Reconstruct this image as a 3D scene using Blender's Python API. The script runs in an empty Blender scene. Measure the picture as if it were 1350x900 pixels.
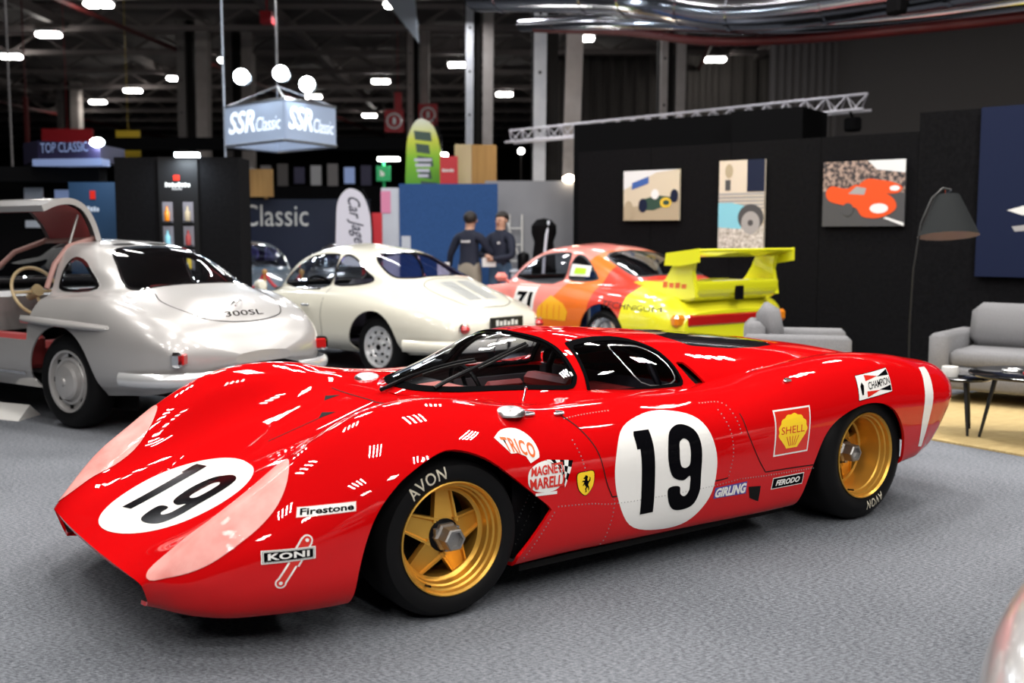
import bpy, bmesh, math, random
import numpy as np
from mathutils import Vector, Matrix, geometry
from mathutils.bvhtree import BVHTree

# ------------------------------------------------------------------ camera, world, light, exposure
SC = bpy.context.scene
COL = SC.collection
random.seed(7); np.random.seed(7)
PI = math.pi
F_PX, PITCH, CAM_H = 1400.0, 0.100, 1.397
cam_data = bpy.data.cameras.new('camera')
cam_data.sensor_width = 36.0
cam_data.lens = F_PX * 36.0 / 1350.0
cam_data.clip_start = 0.05; cam_data.clip_end = 400
cam_data.dof.use_dof = True
cam_data.dof.focus_distance = 4.5
cam_data.dof.aperture_fstop = 2.1
cam = bpy.data.objects.new('camera', cam_data); COL.objects.link(cam)
cam.location = (0, 0, CAM_H)
cam.rotation_euler = (PI / 2 - PITCH, 0, 0)
SC.camera = cam

world = bpy.data.worlds.new('hall_ambient'); SC.world = world
world.use_nodes = True
world.node_tree.nodes['Background'].inputs[0].default_value = (0.55, 0.60, 0.72, 1)
world.node_tree.nodes['Background'].inputs[1].default_value = 0.035

SC.view_settings.view_transform = 'Standard'
SC.view_settings.look = 'None'
SC.view_settings.gamma = 1.0
SC.view_settings.use_curve_mapping = False
SC.view_settings.exposure = 0.25

def area_light(name, loc, size, size_y, power, color=(1, 0.97, 0.93), rot=(0, 0, 0)):
    d = bpy.data.lights.new(name, 'AREA'); d.shape = 'RECTANGLE'
    d.size = size; d.size_y = size_y; d.energy = power; d.color = color
    o = bpy.data.objects.new(name, d); COL.objects.link(o)
    o.location = loc; o.rotation_euler = rot
    return o
# rows of four-tube lamps over the stand
for ix, x in enumerate((-5.0, -1.8, 1.4, 4.6)):
    for iy, y in enumerate((-4.0, -1.2, 1.8, 4.8, 7.8, 11.4)):
        a_ = .35 + .5 * ((ix + iy) % 2)
        for k in range(4):
            o_ = (k - 1.5) * .20
            area_light('stand_lamp', (x + .5 * (iy % 2) + o_ * math.cos(a_), y + o_ * math.sin(a_), 5.9), .07, .95, (30, 25, 15, 20, 31, 30)[iy] * (.75, .9, 1.05, 1.3)[ix], (1.0, .965, .92), (0, 0, a_))
# unseen strip lights, added to brighten the columns, partitions and truss farther back
for x in (-8.5, -5.0, -1.6, 1.6):
    for y in (16.0, 20.5, 26.0):
        area_light('added_hall_light', (x, y, 6.6), .3, 1.1, 46, (.96, .97, 1.0), (0, 0, 1.2))

# ------------------------------------------------------------------ materials
MAT = {}
def _nodes(name):
    m = bpy.data.materials.new(name); m.use_nodes = True
    nt = m.node_tree; b = nt.nodes['Principled BSDF']
    MAT[name] = m
    return m, nt, b
def mat(name, col, rough=0.5, metal=0.0, coat=0.0, spec=0.5, alpha=None, emit=None, es=1.0, sheen=0.0, coat_rough=0.03):
    m, nt, b = _nodes(name)
    b.inputs['Base Color'].default_value = (*col, 1)
    b.inputs['Roughness'].default_value = rough
    b.inputs['Metallic'].default_value = metal
    b.inputs['Coat Weight'].default_value = coat
    b.inputs['Coat Roughness'].default_value = coat_rough
    b.inputs['Specular IOR Level'].default_value = spec
    if sheen: b.inputs['Sheen Weight'].default_value = sheen
    if emit:
        b.inputs['Emission Color'].default_value = (*emit, 1)
        b.inputs['Emission Strength'].default_value = es
    return m
def noise_mat(name, c1, c2, scale=50.0, rough=0.8, detail=4.0, bump=0.0, stretch=(1, 1, 1), metal=0.0, coat=0.0, lo=0.3, hi=0.7, spec=0.5):
    m, nt, b = _nodes(name)
    tc = nt.nodes.new('ShaderNodeTexCoord'); mp = nt.nodes.new('ShaderNodeMapping')
    mp.inputs['Scale'].default_value = stretch
    nz = nt.nodes.new('ShaderNodeTexNoise'); nz.inputs['Scale'].default_value = scale; nz.inputs['Detail'].default_value = detail
    rp = nt.nodes.new('ShaderNodeValToRGB')
    rp.color_ramp.elements[0].color = (*c1, 1); rp.color_ramp.elements[1].color = (*c2, 1)
    rp.color_ramp.elements[0].position = lo; rp.color_ramp.elements[1].position = hi
    L = nt.links.new
    L(tc.outputs['Object'], mp.inputs[0]); L(mp.outputs[0], nz.inputs['Vector']); L(nz.outputs[0], rp.inputs[0]); L(rp.outputs[0], b.inputs['Base Color'])
    b.inputs['Roughness'].default_value = rough; b.inputs['Metallic'].default_value = metal
    b.inputs['Coat Weight'].default_value = coat; b.inputs['Specular IOR Level'].default_value = spec
    if bump:
        bp = nt.nodes.new('ShaderNodeBump'); bp.inputs['Strength'].default_value = bump; bp.inputs['Distance'].default_value = 0.01
        L(nz.outputs[0], bp.inputs['Height']); L(bp.outputs[0], b.inputs['Normal'])
    return m
def glass_mat(name, tint, refl=1.0, rough=0.0):
    # thin pane: clear tinted transmission plus a fresnel mirror coat
    m = bpy.data.materials.new(name); m.use_nodes = True; nt = m.node_tree
    nt.nodes.clear()
    out = nt.nodes.new('ShaderNodeOutputMaterial'); mix = nt.nodes.new('ShaderNodeMixShader')
    tr = nt.nodes.new('ShaderNodeBsdfTransparent'); tr.inputs[0].default_value = (*tint, 1)
    gl = nt.nodes.new('ShaderNodeBsdfGlossy'); gl.inputs['Roughness'].default_value = rough
    gl.inputs[0].default_value = (refl, refl, refl, 1)
    lw = nt.nodes.new('ShaderNodeLayerWeight'); lw.inputs[0].default_value = .5
    pw = nt.nodes.new('ShaderNodeMath'); pw.operation = 'POWER'; pw.inputs[1].default_value = 5.0
    ma = nt.nodes.new('ShaderNodeMath'); ma.operation = 'MULTIPLY_ADD'; ma.inputs[1].default_value = .93; ma.inputs[2].default_value = .065
    L = nt.links.new
    L(lw.outputs['Facing'], pw.inputs[0]); L(pw.outputs[0], ma.inputs[0])
    L(ma.outputs[0], mix.inputs[0]); L(tr.outputs[0], mix.inputs[1]); L(gl.outputs[0], mix.inputs[2]); L(mix.outputs[0], out.inputs[0])
    MAT[name] = m
    return m

# ------------------------------------------------------------------ objects
def link(o, parent=None):
    COL.objects.link(o)
    if parent is not None: o.parent = parent
    return o
def tag(o, label=None, cat=None, group=None, kind=None):
    if label: o['label'] = label
    if cat: o['category'] = cat
    if group: o['group'] = group
    if kind: o['kind'] = kind
    return o
def empty(name, loc=(0, 0, 0), rz=0.0, label=None, cat=None, group=None):
    o = bpy.data.objects.new(name, None); link(o)
    o.empty_display_size = 0.2
    o.location = loc; o.rotation_euler = (0, 0, rz)
    return tag(o, label, cat, group)
def M(m): return MAT[m] if isinstance(m, str) else m
def mesh(name, V, F, m, parent=None, smooth=True, fm=None, loc=None, rot=None, angle=None):
    me = bpy.data.meshes.new(name)
    me.from_pydata([tuple(map(float, v)) for v in V], [], [tuple(map(int, f)) for f in F])
    for mm in (m if isinstance(m, (list, tuple)) else [m]): me.materials.append(M(mm))
    if fm is not None: me.polygons.foreach_set('material_index', np.asarray(fm, dtype=np.int32))
    me.update()
    if smooth:
        me.polygons.foreach_set('use_smooth', np.ones(len(me.polygons), dtype=bool))
        if angle is not None: me.set_sharp_from_angle(angle=math.radians(angle))
    o = bpy.data.objects.new(name, me); link(o, parent)
    if loc is not None: o.location = loc
    if rot is not None: o.rotation_euler = rot
    return o
def copy_tree(o, parent=None):
    c = o.copy(); COL.objects.link(c); c.parent = parent
    for ch in list(o.children): copy_tree(ch, c)
    return c

class MB:
    """collects shapes of ONE part and links them as one mesh object"""
    def __init__(s): s.V = []; s.F = []; s.fm = []; s.cur = 0
    def add(s, V, F):
        b = len(s.V); s.V += [tuple(v) for v in V]
        for f in F: s.F.append(tuple(b + i for i in f)); s.fm.append(s.cur)
        return s
    def box(s, c, d, rz=0.0, bev=0.0):
        x, y, z = d[0] / 2, d[1] / 2, d[2] / 2
        if bev > 0:
            b = min(bev, x * .95, y * .95, z * .95)
            P = []; 
            for zz, ins in ((-z, b), (-z + b, 0), (z - b, 0), (z, b)):
                X, Y = x - ins, y - ins
                P.append([(-X + b * (ins == 0), -Y, zz), (X - b * (ins == 0), -Y, zz), (X, -Y + b * (ins == 0), zz), (X, Y - b * (ins == 0), zz),
                          (X - b * (ins == 0), Y, zz), (-X + b * (ins == 0), Y, zz), (-X, Y - b * (ins == 0), zz), (-X, -Y + b * (ins == 0), zz)])
            V = [p for r in P for p in r]
            F = [tuple(range(7, -1, -1))]
            for k in range(3):
                for i in range(8):
                    j = (i + 1) % 8; F.append((k * 8 + i, k * 8 + j, k * 8 + 8 + j, k * 8 + 8 + i))
            F.append(tuple(range(24, 32)))
        else:
            V = [(-x, -y, -z), (x, -y, -z), (x, y, -z), (-x, y, -z), (-x, -y, z), (x, -y, z), (x, y, z), (-x, y, z)]
            F = [(3, 2, 1, 0), (4, 5, 6, 7), (0, 1, 5, 4), (1, 2, 6, 5), (2, 3, 7, 6), (3, 0, 4, 7)]
        cs, sn = math.cos(rz), math.sin(rz)
        return s.add([(c[0] + a * cs - e * sn, c[1] + a * sn + e * cs, c[2] + g) for a, e, g in V], F)
    def lathe(s, prof, axis='z', n=32, c=(0, 0, 0), a0=0.0, a1=2 * PI):
        """prof = [(r, h)]; axis of rotation z or y or x"""
        full = abs(a1 - a0 - 2 * PI) < 1e-6
        k = n if full else n + 1
        V = []
        for r, h in prof:
            for i in range(k):
                t = a0 + (a1 - a0) * i / n; u, w = r * math.cos(t), r * math.sin(t)
                p = (u, w, h) if axis == 'z' else ((u, h, w) if axis == 'y' else (h, u, w))
                V.append((p[0] + c[0], p[1] + c[1], p[2] + c[2]))
        F = []
        for j in range(len(prof) - 1):
            for i in range(n):
                i2 = (i + 1) % k
                q = (j * k + i, j * k + i2, (j + 1) * k + i2, (j + 1) * k + i)
                F.append(q if axis != 'y' else q[::-1])
        return s.add(V, F)
    def cyl(s, p, q, r, r2=None, n=12, caps=True):
        r2 = r if r2 is None else r2
        p, q = Vector(p), Vector(q); d = (q - p).normalized()
        a = d.orthogonal().normalized(); b = d.cross(a)
        V = [p + (a * math.cos(2 * PI * i / n) + b * math.sin(2 * PI * i / n)) * r for i in range(n)]
        V += [q + (a * math.cos(2 * PI * i / n) + b * math.sin(2 * PI * i / n)) * r2 for i in range(n)]
        F = [(i, (i + 1) % n, n + (i + 1) % n, n + i) for i in range(n)]
        if caps: F += [tuple(range(n - 1, -1, -1)), tuple(range(n, 2 * n))]
        return s.add(V, F)
    def tube(s, pts, r, n=8, closed=False):
        pts = [Vector(p) for p in pts]; k = len(pts); V = []; up = None
        rr = r if isinstance(r, (list, tuple)) else [r] * k
        for i, p in enumerate(pts):
            if closed: d = (pts[(i + 1) % k] - pts[i - 1]).normalized()
            else: d = (pts[min(i + 1, k - 1)] - pts[max(i - 1, 0)]).normalized()
            if up is None: up = d.orthogonal().normalized()
            up = (up - d * up.dot(d)); up = up.normalized() if up.length > 1e-6 else d.orthogonal().normalized()
            b = d.cross(up)
            V += [p + (up * math.cos(2 * PI * j / n) + b * math.sin(2 * PI * j / n)) * rr[i] for j in range(n)]
        F = []
        for i in range(k if closed else k - 1):
            i2 = (i + 1) % k
            for j in range(n): F.append((i * n + j, i * n + (j + 1) % n, i2 * n + (j + 1) % n, i2 * n + j))
        if not closed: F += [tuple(range(n - 1, -1, -1)), tuple(range((k - 1) * n, k * n))]
        return s.add(V, F)
    def prism(s, poly, h0, h1, axis='z'):
        n = len(poly)
        f = {'z': lambda a, b, h: (a, b, h), 'y': lambda a, b, h: (a, h, b), 'x': lambda a, b, h: (h, a, b)}[axis]
        V = [f(a, b, h0) for a, b in poly] + [f(a, b, h1) for a, b in poly]
        F = [tuple(range(n - 1, -1, -1)), tuple(range(n, 2 * n))] + [(i, (i + 1) % n, n + (i + 1) % n, n + i) for i in range(n)]
        return s.add(V, F)
    def ball(s, c, r, n=12, sz=(1, 1, 1)):
        prof = [(r * math.sin(PI * j / (n // 2)) + 1e-5, -r * math.cos(PI * j / (n // 2))) for j in range(n // 2 + 1)]
        b = len(s.V); s.lathe(prof, 'z', n)
        for i in range(b, len(s.V)):
            v = s.V[i]; s.V[i] = (c[0] + v[0] * sz[0], c[1] + v[1] * sz[1], c[2] + v[2] * sz[2])
        return s
    def build(s, name, m, parent=None, smooth=False, angle=35, loc=None, rot=None):
        o = mesh(name, s.V, s.F, m, parent, smooth, s.fm if isinstance(m, (list, tuple)) else None, loc, rot, angle if smooth else None)
        return o
def BOX(name, c, d, m, parent=None, bev=0.0, rz=0.0, smooth=False):
    return MB().box(c, d, rz, bev).build(name, m, parent, smooth)

# ------------------------------------------------------------------ curves, lofts, cuts
def cspline(xs, ys, xq):
    xs = np.asarray(xs, float); ys = np.asarray(ys, float); xq = np.asarray(xq, float)
    d = np.diff(ys, axis=0) / np.diff(xs)[(slice(None),) + (None,) * (ys.ndim - 1)]
    h = np.diff(xs)
    m = np.zeros_like(ys)
    w0, w1 = h[1:], h[:-1]
    sh = (slice(None),) + (None,) * (ys.ndim - 1)
    m[1:-1] = (d[:-1] * w0[sh] + d[1:] * w1[sh]) / (w0 + w1)[sh]
    m[0] = d[0]; m[-1] = d[-1]
    i = np.clip(np.searchsorted(xs, xq) - 1, 0, len(xs) - 2)
    t = ((xq - xs[i]) / h[i])[sh]; hh = h[i][sh]
    return (2 * t**3 - 3 * t**2 + 1) * ys[i] + (t**3 - 2 * t**2 + t) * hh * m[i] + (-2 * t**3 + 3 * t**2) * ys[i + 1] + (t**3 - t**2) * hh * m[i + 1]
def crpoly(pts, m, closed=False):
    P = np.asarray(pts, float)
    if closed: P = np.vstack([P, P[:1]])
    t = np.concatenate([[0], np.cumsum(np.sqrt(np.linalg.norm(np.diff(P, axis=0), axis=1)) + 1e-6)])
    if closed:
        Q = np.vstack([P[-3:-1], P, P[1:3]])
        tt = np.concatenate([[0], np.cumsum(np.sqrt(np.linalg.norm(np.diff(Q, axis=0), axis=1)) + 1e-6)])
        tq = np.concatenate([np.linspace(tt[i], tt[i + 1], m, endpoint=False) for i in range(2, len(Q) - 3)])
        return cspline(tt, Q, tq)
    tq = np.concatenate([np.linspace(t[i], t[i + 1], m, endpoint=False) for i in range(len(P) - 1)] + [[t[-1]]])
    return cspline(t, P, tq)
def loft(rows, xq, m=6, sub=None):
    """rows = [(x, [(y, z), ...])] front to rear; returns half grid (nx, nk, 3)"""
    rows = sorted(rows, key=lambda r: r[0])
    xs = [r[0] for r in rows]; C = np.array([r[1] for r in rows], float)
    Cq = cspline(xs, C, xq)
    nk = Cq.shape[1]
    tk = np.arange(nk)
    tq = np.linspace(0, nk - 1, (nk - 1) * m + 1)
    S = cspline(tk, np.swapaxes(Cq, 0, 1), tq)          # (nt, nx, 2)
    S = np.swapaxes(S, 0, 1)
    X = np.repeat(np.asarray(xq)[:, None], S.shape[1], 1)
    return np.dstack([X, S[:, :, 0], S[:, :, 1]])
def mirror_grid(G):
    R = G[:, ::-1, :].copy(); R[:, :, 1] *= -1
    return np.concatenate([G, R[:, 1:, :]], axis=1)      # from +y bottom over the top to -y bottom
def grid_tris(G):
    nx, nk = G.shape[:2]
    V = G.reshape(-1, 3)
    i, j = np.meshgrid(np.arange(nx - 1), np.arange(nk - 1), indexing='ij')
    a = (i * nk + j).ravel(); b = a + nk; c = b + 1; d = a + 1
    T = np.vstack([np.stack([a, c, b], 1), np.stack([a, d, c], 1)])
    return V, T
def vnormals(V, T):
    n = np.cross(V[T[:, 1]] - V[T[:, 0]], V[T[:, 2]] - V[T[:, 0]])
    N = np.zeros_like(V)
    for k in range(3): np.add.at(N, T[:, k], n)
    return N / (np.linalg.norm(N, axis=1)[:, None] + 1e-12)
def poly_sdf(P, poly):
    """signed distance (negative inside) of points P (n,2) to closed polygon"""
    poly = np.asarray(poly, float); P = np.asarray(P, float)
    d = np.full(len(P), 1e9); ins = np.zeros(len(P), bool)
    for i in range(len(poly)):
        a = poly[i]; b = poly[(i + 1) % len(poly)]
        e = b - a; w = P - a
        t = np.clip((w @ e) / (e @ e + 1e-15), 0, 1)
        d = np.minimum(d, np.linalg.norm(w - t[:, None] * e, axis=1))
        c = ((a[1] <= P[:, 1]) & (b[1] > P[:, 1])) | ((b[1] <= P[:, 1]) & (a[1] > P[:, 1]))
        xi = a[0] + (P[:, 1] - a[1]) / (e[1] if abs(e[1]) > 1e-12 else 1e-12) * e[0]
        ins ^= c & (P[:, 0] < xi)
    return np.where(ins, -d, d)
def isocut(V, T, f):
    """split a triangle sheet along f = 0; returns V, inside tris, outside tris"""
    f = np.where(np.abs(f) < 1e-7, 1e-7, f)
    s = f[T] < 0; c = s.sum(1)
    Tin = [T[c == 3]]; Tout = [T[c == 0]]
    nv = len(V); new = []; ek = {}
    def ev(a, b):
        k = (a, b) if a < b else (b, a)
        if k not in ek:
            t = f[k[0]] / (f[k[0]] - f[k[1]])
            ek[k] = nv + len(new); new.append(V[k[0]] + t * (V[k[1]] - V[k[0]]))
        return ek[k]
    ti, to = [], []
    for tri in T[(c == 1) | (c == 2)]:
        a, b, d = tri
        sa, sb, sd = bool(f[a] < 0), bool(f[b] < 0), bool(f[d] < 0)
        odd_in = (sa + sb + sd) == 1
        while (sa != odd_in) or (sb == odd_in) or (sd == odd_in):
            a, b, d = b, d, a; sa, sb, sd = sb, sd, sa
        p, q = ev(a, b), ev(a, d)
        (ti if odd_in else to).append((a, p, q))
        (to if odd_in else ti).extend([(p, b, d), (p, d, q)])
    V2 = np.vstack([V, np.array(new)]) if new else V
    Tin = np.vstack(Tin + ([np.array(ti)] if ti else [])); Tout = np.vstack(Tout + ([np.array(to)] if to else []))
    return V2, Tin.astype(int), Tout.astype(int)
def compact(V, T):
    u, inv = np.unique(T, return_inverse=True)
    return V[u], inv.reshape(T.shape)
def boundary(T):
    E = {}
    for t in T:
        for i in range(3):
            a, b = int(t[i]), int(t[(i + 1) % 3])
            if (b, a) in E: del E[(b, a)]
            else: E[(a, b)] = 1
    return list(E)
def sheet(name, V, T, m, parent=None, thick=0.0, inner=None, off=0.0):
    V, T = compact(V, T)
    N = vnormals(V, T)
    V = V + N * off
    if thick <= 0: return mesh(name, V, T, m, parent)
    n = len(V)
    A = V; B = V - N * thick
    bd = boundary(T)
    rim = {}; RV = []
    for a, b in bd:
        for k in (a, b):
            if k not in rim: rim[k] = 2 * n + len(RV); RV += [A[k], B[k]]
    F = [tuple(t) for t in T] + [tuple(n + i for i in t[::-1]) for t in T] + [(rim[b], rim[a], rim[a] + 1, rim[b] + 1) for a, b in bd]
    fm = [0] * len(T) + [1 if inner else 0] * len(T) + [0] * len(bd)
    return mesh(name, np.vstack([A, B, np.array(RV)]) if RV else np.vstack([A, B]), F, [m, inner] if inner else [m], parent, True, fm)
def bvh_of(parts):
    V = []; F = []
    for v, t in parts:
        b = len(V); V += [tuple(p) for p in v]; F += [tuple(b + int(i) for i in q) for q in t]
    return BVHTree.FromPolygons(V, F)

# ------------------------------------------------------------------ flat print: outlines and lettering
def tess(loops):
    P = [[Vector((p[0], p[1], 0)) for p in lp] for lp in loops]
    flat = [(p.x, p.y) for lp in P for p in lp]
    return np.array(flat), np.array(geometry.tessellate_polygon(P), int).reshape(-1, 3)
_TXT = {}
def text2d(s, shear=0.0, bold=0.0, spacing=1.0, size=1.0):
    """default-font lettering as 2D triangles normalised to its box: returns pts, tris, aspect (w/h)"""
    key = (s, shear, bold, spacing)
    if s[0] == '#':          # print too blurred to read in the photograph: a row of plain marks
        n = int(s[1:]); V = []; T = []
        for i in range(n):
            a, b = i / n, (i + .72) / n; t_ = (1, .8, .9, .7)[i % 4]
            V += [(a, 0), (b, 0), (b + shear * .1, t_), (a + shear * .1, t_)]; T += [(4 * i, 4 * i + 1, 4 * i + 2), (4 * i, 4 * i + 2, 4 * i + 3)]
        return np.array(V), np.array(T, int), n * .7
    if key not in _TXT:
        cu = bpy.data.curves.new('t', 'FONT'); cu.body = s; cu.shear = shear; cu.offset = bold; cu.space_character = spacing
        cu.resolution_u = 3; cu.fill_mode = 'FRONT'
        ob = bpy.data.objects.new('t', cu)
        me = bpy.data.meshes.new_from_object(ob)
        me.calc_loop_triangles()
        V = np.array([v.co[:2] for v in me.vertices]); T = np.array([t.vertices[:] for t in me.loop_triangles], int)
        bpy.data.objects.remove(ob); bpy.data.curves.remove(cu); bpy.data.meshes.remove(me)
        lo, hi = V.min(0), V.max(0)
        _TXT[key] = ((V - lo) / (hi - lo), T, (hi - lo)[0] / (hi - lo)[1])
    return _TXT[key]
def refine(V, T, L):
    """split long edges of a 2D triangle set until none is longer than L"""
    V = [tuple(v) for v in V]; T = [tuple(t) for t in T]
    for _ in range(12):
        ek = {}; out = []; hit = False
        def el(a, b): return (V[a][0] - V[b][0])**2 + (V[a][1] - V[b][1])**2
        def mid(a, b):
            k = (a, b) if a < b else (b, a)
            if k not in ek: ek[k] = len(V); V.append(((V[a][0] + V[b][0]) / 2, (V[a][1] + V[b][1]) / 2))
            return ek[k]
        for a, b, c in T:
            la, lb, lc = el(a, b), el(b, c), el(c, a)
            s = [la > L * L, lb > L * L, lc > L * L]
            if not any(s): out.append((a, b, c)); continue
            hit = True
            if all(s):
                p, q, r = mid(a, b), mid(b, c), mid(c, a)
                out += [(a, p, r), (p, b, q), (r, q, c), (p, q, r)]; continue
            while not (s[0] and not s[2]): a, b, c = b, c, a; s = s[1:] + s[:1]
            if s[1]:
                p, q = mid(a, b), mid(b, c); out += [(p, b, q), (a, p, q), (a, q, c)]
            else:
                p = mid(a, b); out += [(a, p, c), (p, b, c)]
        T = out
        if not hit: break
    return np.array(V), np.array(T, int)
def quad_map(P, Q):
    """unit square points to quad corners Q = (bottom left, bottom right, top right, top left)"""
    Q = [np.array(q, float) for q in Q]; u = P[:, :1]; v = P[:, 1:2]
    return (1 - u) * (1 - v) * Q[0] + u * (1 - v) * Q[1] + u * v * Q[2] + (1 - u) * v * Q[3]
def stick(name, P, T, bvh, axis, m, parent, off=0.0015, L=0.03, side=1):
    """lay 2D print onto the surface: axis 'y' uses (x, z) seen from the side, 'z' uses (x, y) seen from above, 'x' (y, z) from behind"""
    P, T = refine(P, T, L)
    W = []
    for a, b in P:
        if axis == 'y': o, d = Vector((a, 3 * side, b)), Vector((0, -side, 0))
        elif axis == 'z': o, d = Vector((a, b, 3)), Vector((0, 0, -1))
        else: o, d = Vector((side * 9, a, b)), Vector((-side, 0, 0))
        h, n, i, t = bvh.ray_cast(o, d)
        if h is None: W.append(None); continue
        if n.dot(d) > 0: n = -n
        W.append(h + n * off)
    T = [t for t in T if all(W[i] is not None for i in t)]
    W = [w if w is not None else Vector((0, 0, 0)) for w in W]
    if T:
        a, b, c = W[T[0][0]], W[T[0][1]], W[T[0][2]]
        if (b - a).cross(c - a).dot(d) > 0: T = [t[::-1] for t in T]
    return mesh(name, W, T, m, parent)
def ribbon(path, w, closed=False, caps=False):
    P = np.asarray(path, float); n = len(P); V = []; T = []
    for i in range(n):
        if closed: d = P[(i + 1) % n] - P[i - 1]
        else: d = P[min(i + 1, n - 1)] - P[max(i - 1, 0)]
        d = d / (np.linalg.norm(d) + 1e-9); q = np.array([-d[1], d[0]]) * w / 2
        V += [P[i] + q, P[i] - q]
    for i in range(n if closed else n - 1):
        j = (i + 1) % n; T += [(2 * i, 2 * i + 1, 2 * j + 1), (2 * i, 2 * j + 1, 2 * j)]
    return np.array(V), np.array(T, int)
def join2(*parts):
    V = []; T = []
    for v, t in parts:
        b = sum(len(x) for x in V); V.append(np.asarray(v, float)); T.append(np.asarray(t, int) + b)
    return np.vstack(V), np.vstack(T)
def xf2(v, sx=1, sy=1, ox=0, oy=0, rot=0, sh=0):
    v = np.asarray(v, float); x = v[:, 0] * sx + v[:, 1] * sh; y = v[:, 1] * sy
    c, s = math.cos(rot), math.sin(rot)
    return np.stack([ox + x * c - y * s, oy + x * s + y * c], 1)
def ell(rx, ry, n=48, a0=0, a1=2 * PI, c=(0, 0)):
    return [(c[0] + rx * math.cos(a0 + (a1 - a0) * i / n), c[1] + ry * math.sin(a0 + (a1 - a0) * i / n)) for i in range(n)]
def flat(name, P, T, m, parent, origin, ux, uy, off=0.0):
    """flat print on a planar face: 2D coords laid along ux, uy"""
    o, ux, uy = Vector(origin), Vector(ux).normalized(), Vector(uy).normalized(); n = ux.cross(uy)
    return mesh(name, [o + ux * float(a) + uy * float(b) + n * off for a, b in P], T, m, parent, smooth=False)
def text_flat(name, s, w, h, m, parent, origin, ux, uy, off=0.0, **k):
    """lettering with its lower left corner at origin, w x h"""
    v, t, a = text2d(s, **k)
    return flat(name, v * np.array([w, h]), t, m, parent, origin, ux, uy, off)

# ------------------------------------------------------------------ shared materials
mat('race_red', (0.54, 0.0028, 0.004), 0.5, coat=0.9, coat_rough=0.015, spec=0.0)
mat('race_red_inner', (0.03, 0.02, 0.02), 0.7)
mat('satin_black', (0.005, 0.005, 0.006), 0.3, spec=0.09)
mat('deep_black', (0.004, 0.004, 0.004), 0.8, spec=0.2)
mat('rubber', (0.006, 0.006, 0.0065), 0.5, spec=0.12)
mat('gold_rim', (0.72, 0.40, 0.07), 0.36, metal=0.75)
mat('steel', (0.62, 0.62, 0.63), 0.25, metal=1.0)
mat('dull_steel', (0.36, 0.35, 0.34), 0.42, metal=0.9)
mat('chrome', (0.85, 0.86, 0.88), 0.06, metal=1.0)
mat('alloy', (0.75, 0.75, 0.76), 0.3, metal=1.0)
mat('white_vinyl', (0.80, 0.79, 0.76), 0.3, coat=0.6)
mat('black_vinyl', (0.003, 0.003, 0.004), 0.12, spec=0.02)
mat('red_vinyl', (0.62, 0.02, 0.01), 0.3, coat=0.5)
mat('orange_vinyl', (0.75, 0.13, 0.02), 0.35)
mat('yellow_vinyl', (0.90, 0.60, 0.02), 0.35)
mat('blue_vinyl', (0.07, 0.06, 0.30), 0.35)
mat('cream_letter', (0.62, 0.57, 0.45), 0.6)
mat('seat_red', (0.34, 0.03, 0.022), 0.55)
noise_mat('lamp_cover_film', (0.86, 0.40, 0.36), (0.74, 0.22, 0.19), 9, rough=0.42, coat=0.4, detail=6, lo=0.35, hi=0.8)
glass_mat('clear_glass', (0.90, 0.92, 0.93))
glass_mat('side_plexi', (0.78, 0.78, 0.88))

mat('smoked_glass', (0.012, 0.012, 0.014), 0.08, coat=1.0)
mat('silver_paint', (0.45, 0.438, 0.43), 0.33, metal=0.35, coat=1.0)
mat('ivory_paint', (0.66, 0.64, 0.545), 0.30, coat=1.0)
mat('interior_dark', (0.075, 0.07, 0.075), 0.7)
mat('interior_red', (0.30, 0.035, 0.035), 0.6)
mat('car_glass_edge', (0.02, 0.02, 0.022), 0.4)
glass_mat('car_glass', (0.78, 0.82, 0.86))
glass_mat('rear_glass_violet', (0.62, 0.58, 0.85))
mat('lamp_red', (0.45, 0.01, 0.01), 0.15, coat=1.0)
mat('lamp_amber', (0.75, 0.22, 0.01), 0.15, coat=1.0)
mat('cream_wheel', (0.62, 0.48, 0.27), 0.4)
mat('plate_black', (0.01, 0.01, 0.012), 0.4)
mat('wheel_silver', (0.55, 0.56, 0.58), 0.35, metal=0.7)

mat('bright_trim', (0.78, 0.79, 0.80), 0.22, metal=0.55)
mat('grille_grey', (0.42, 0.43, 0.42), 0.5)
mat('shelf_violet', (0.26, 0.21, 0.52), 0.8)
mat('door_trim', (0.30, 0.16, 0.14), 0.5)
mat('duct_red', (0.10, 0.006, 0.006), 0.5)
mat('seal_black', (0.004, 0.004, 0.0045), 0.6, spec=0.0)

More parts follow.
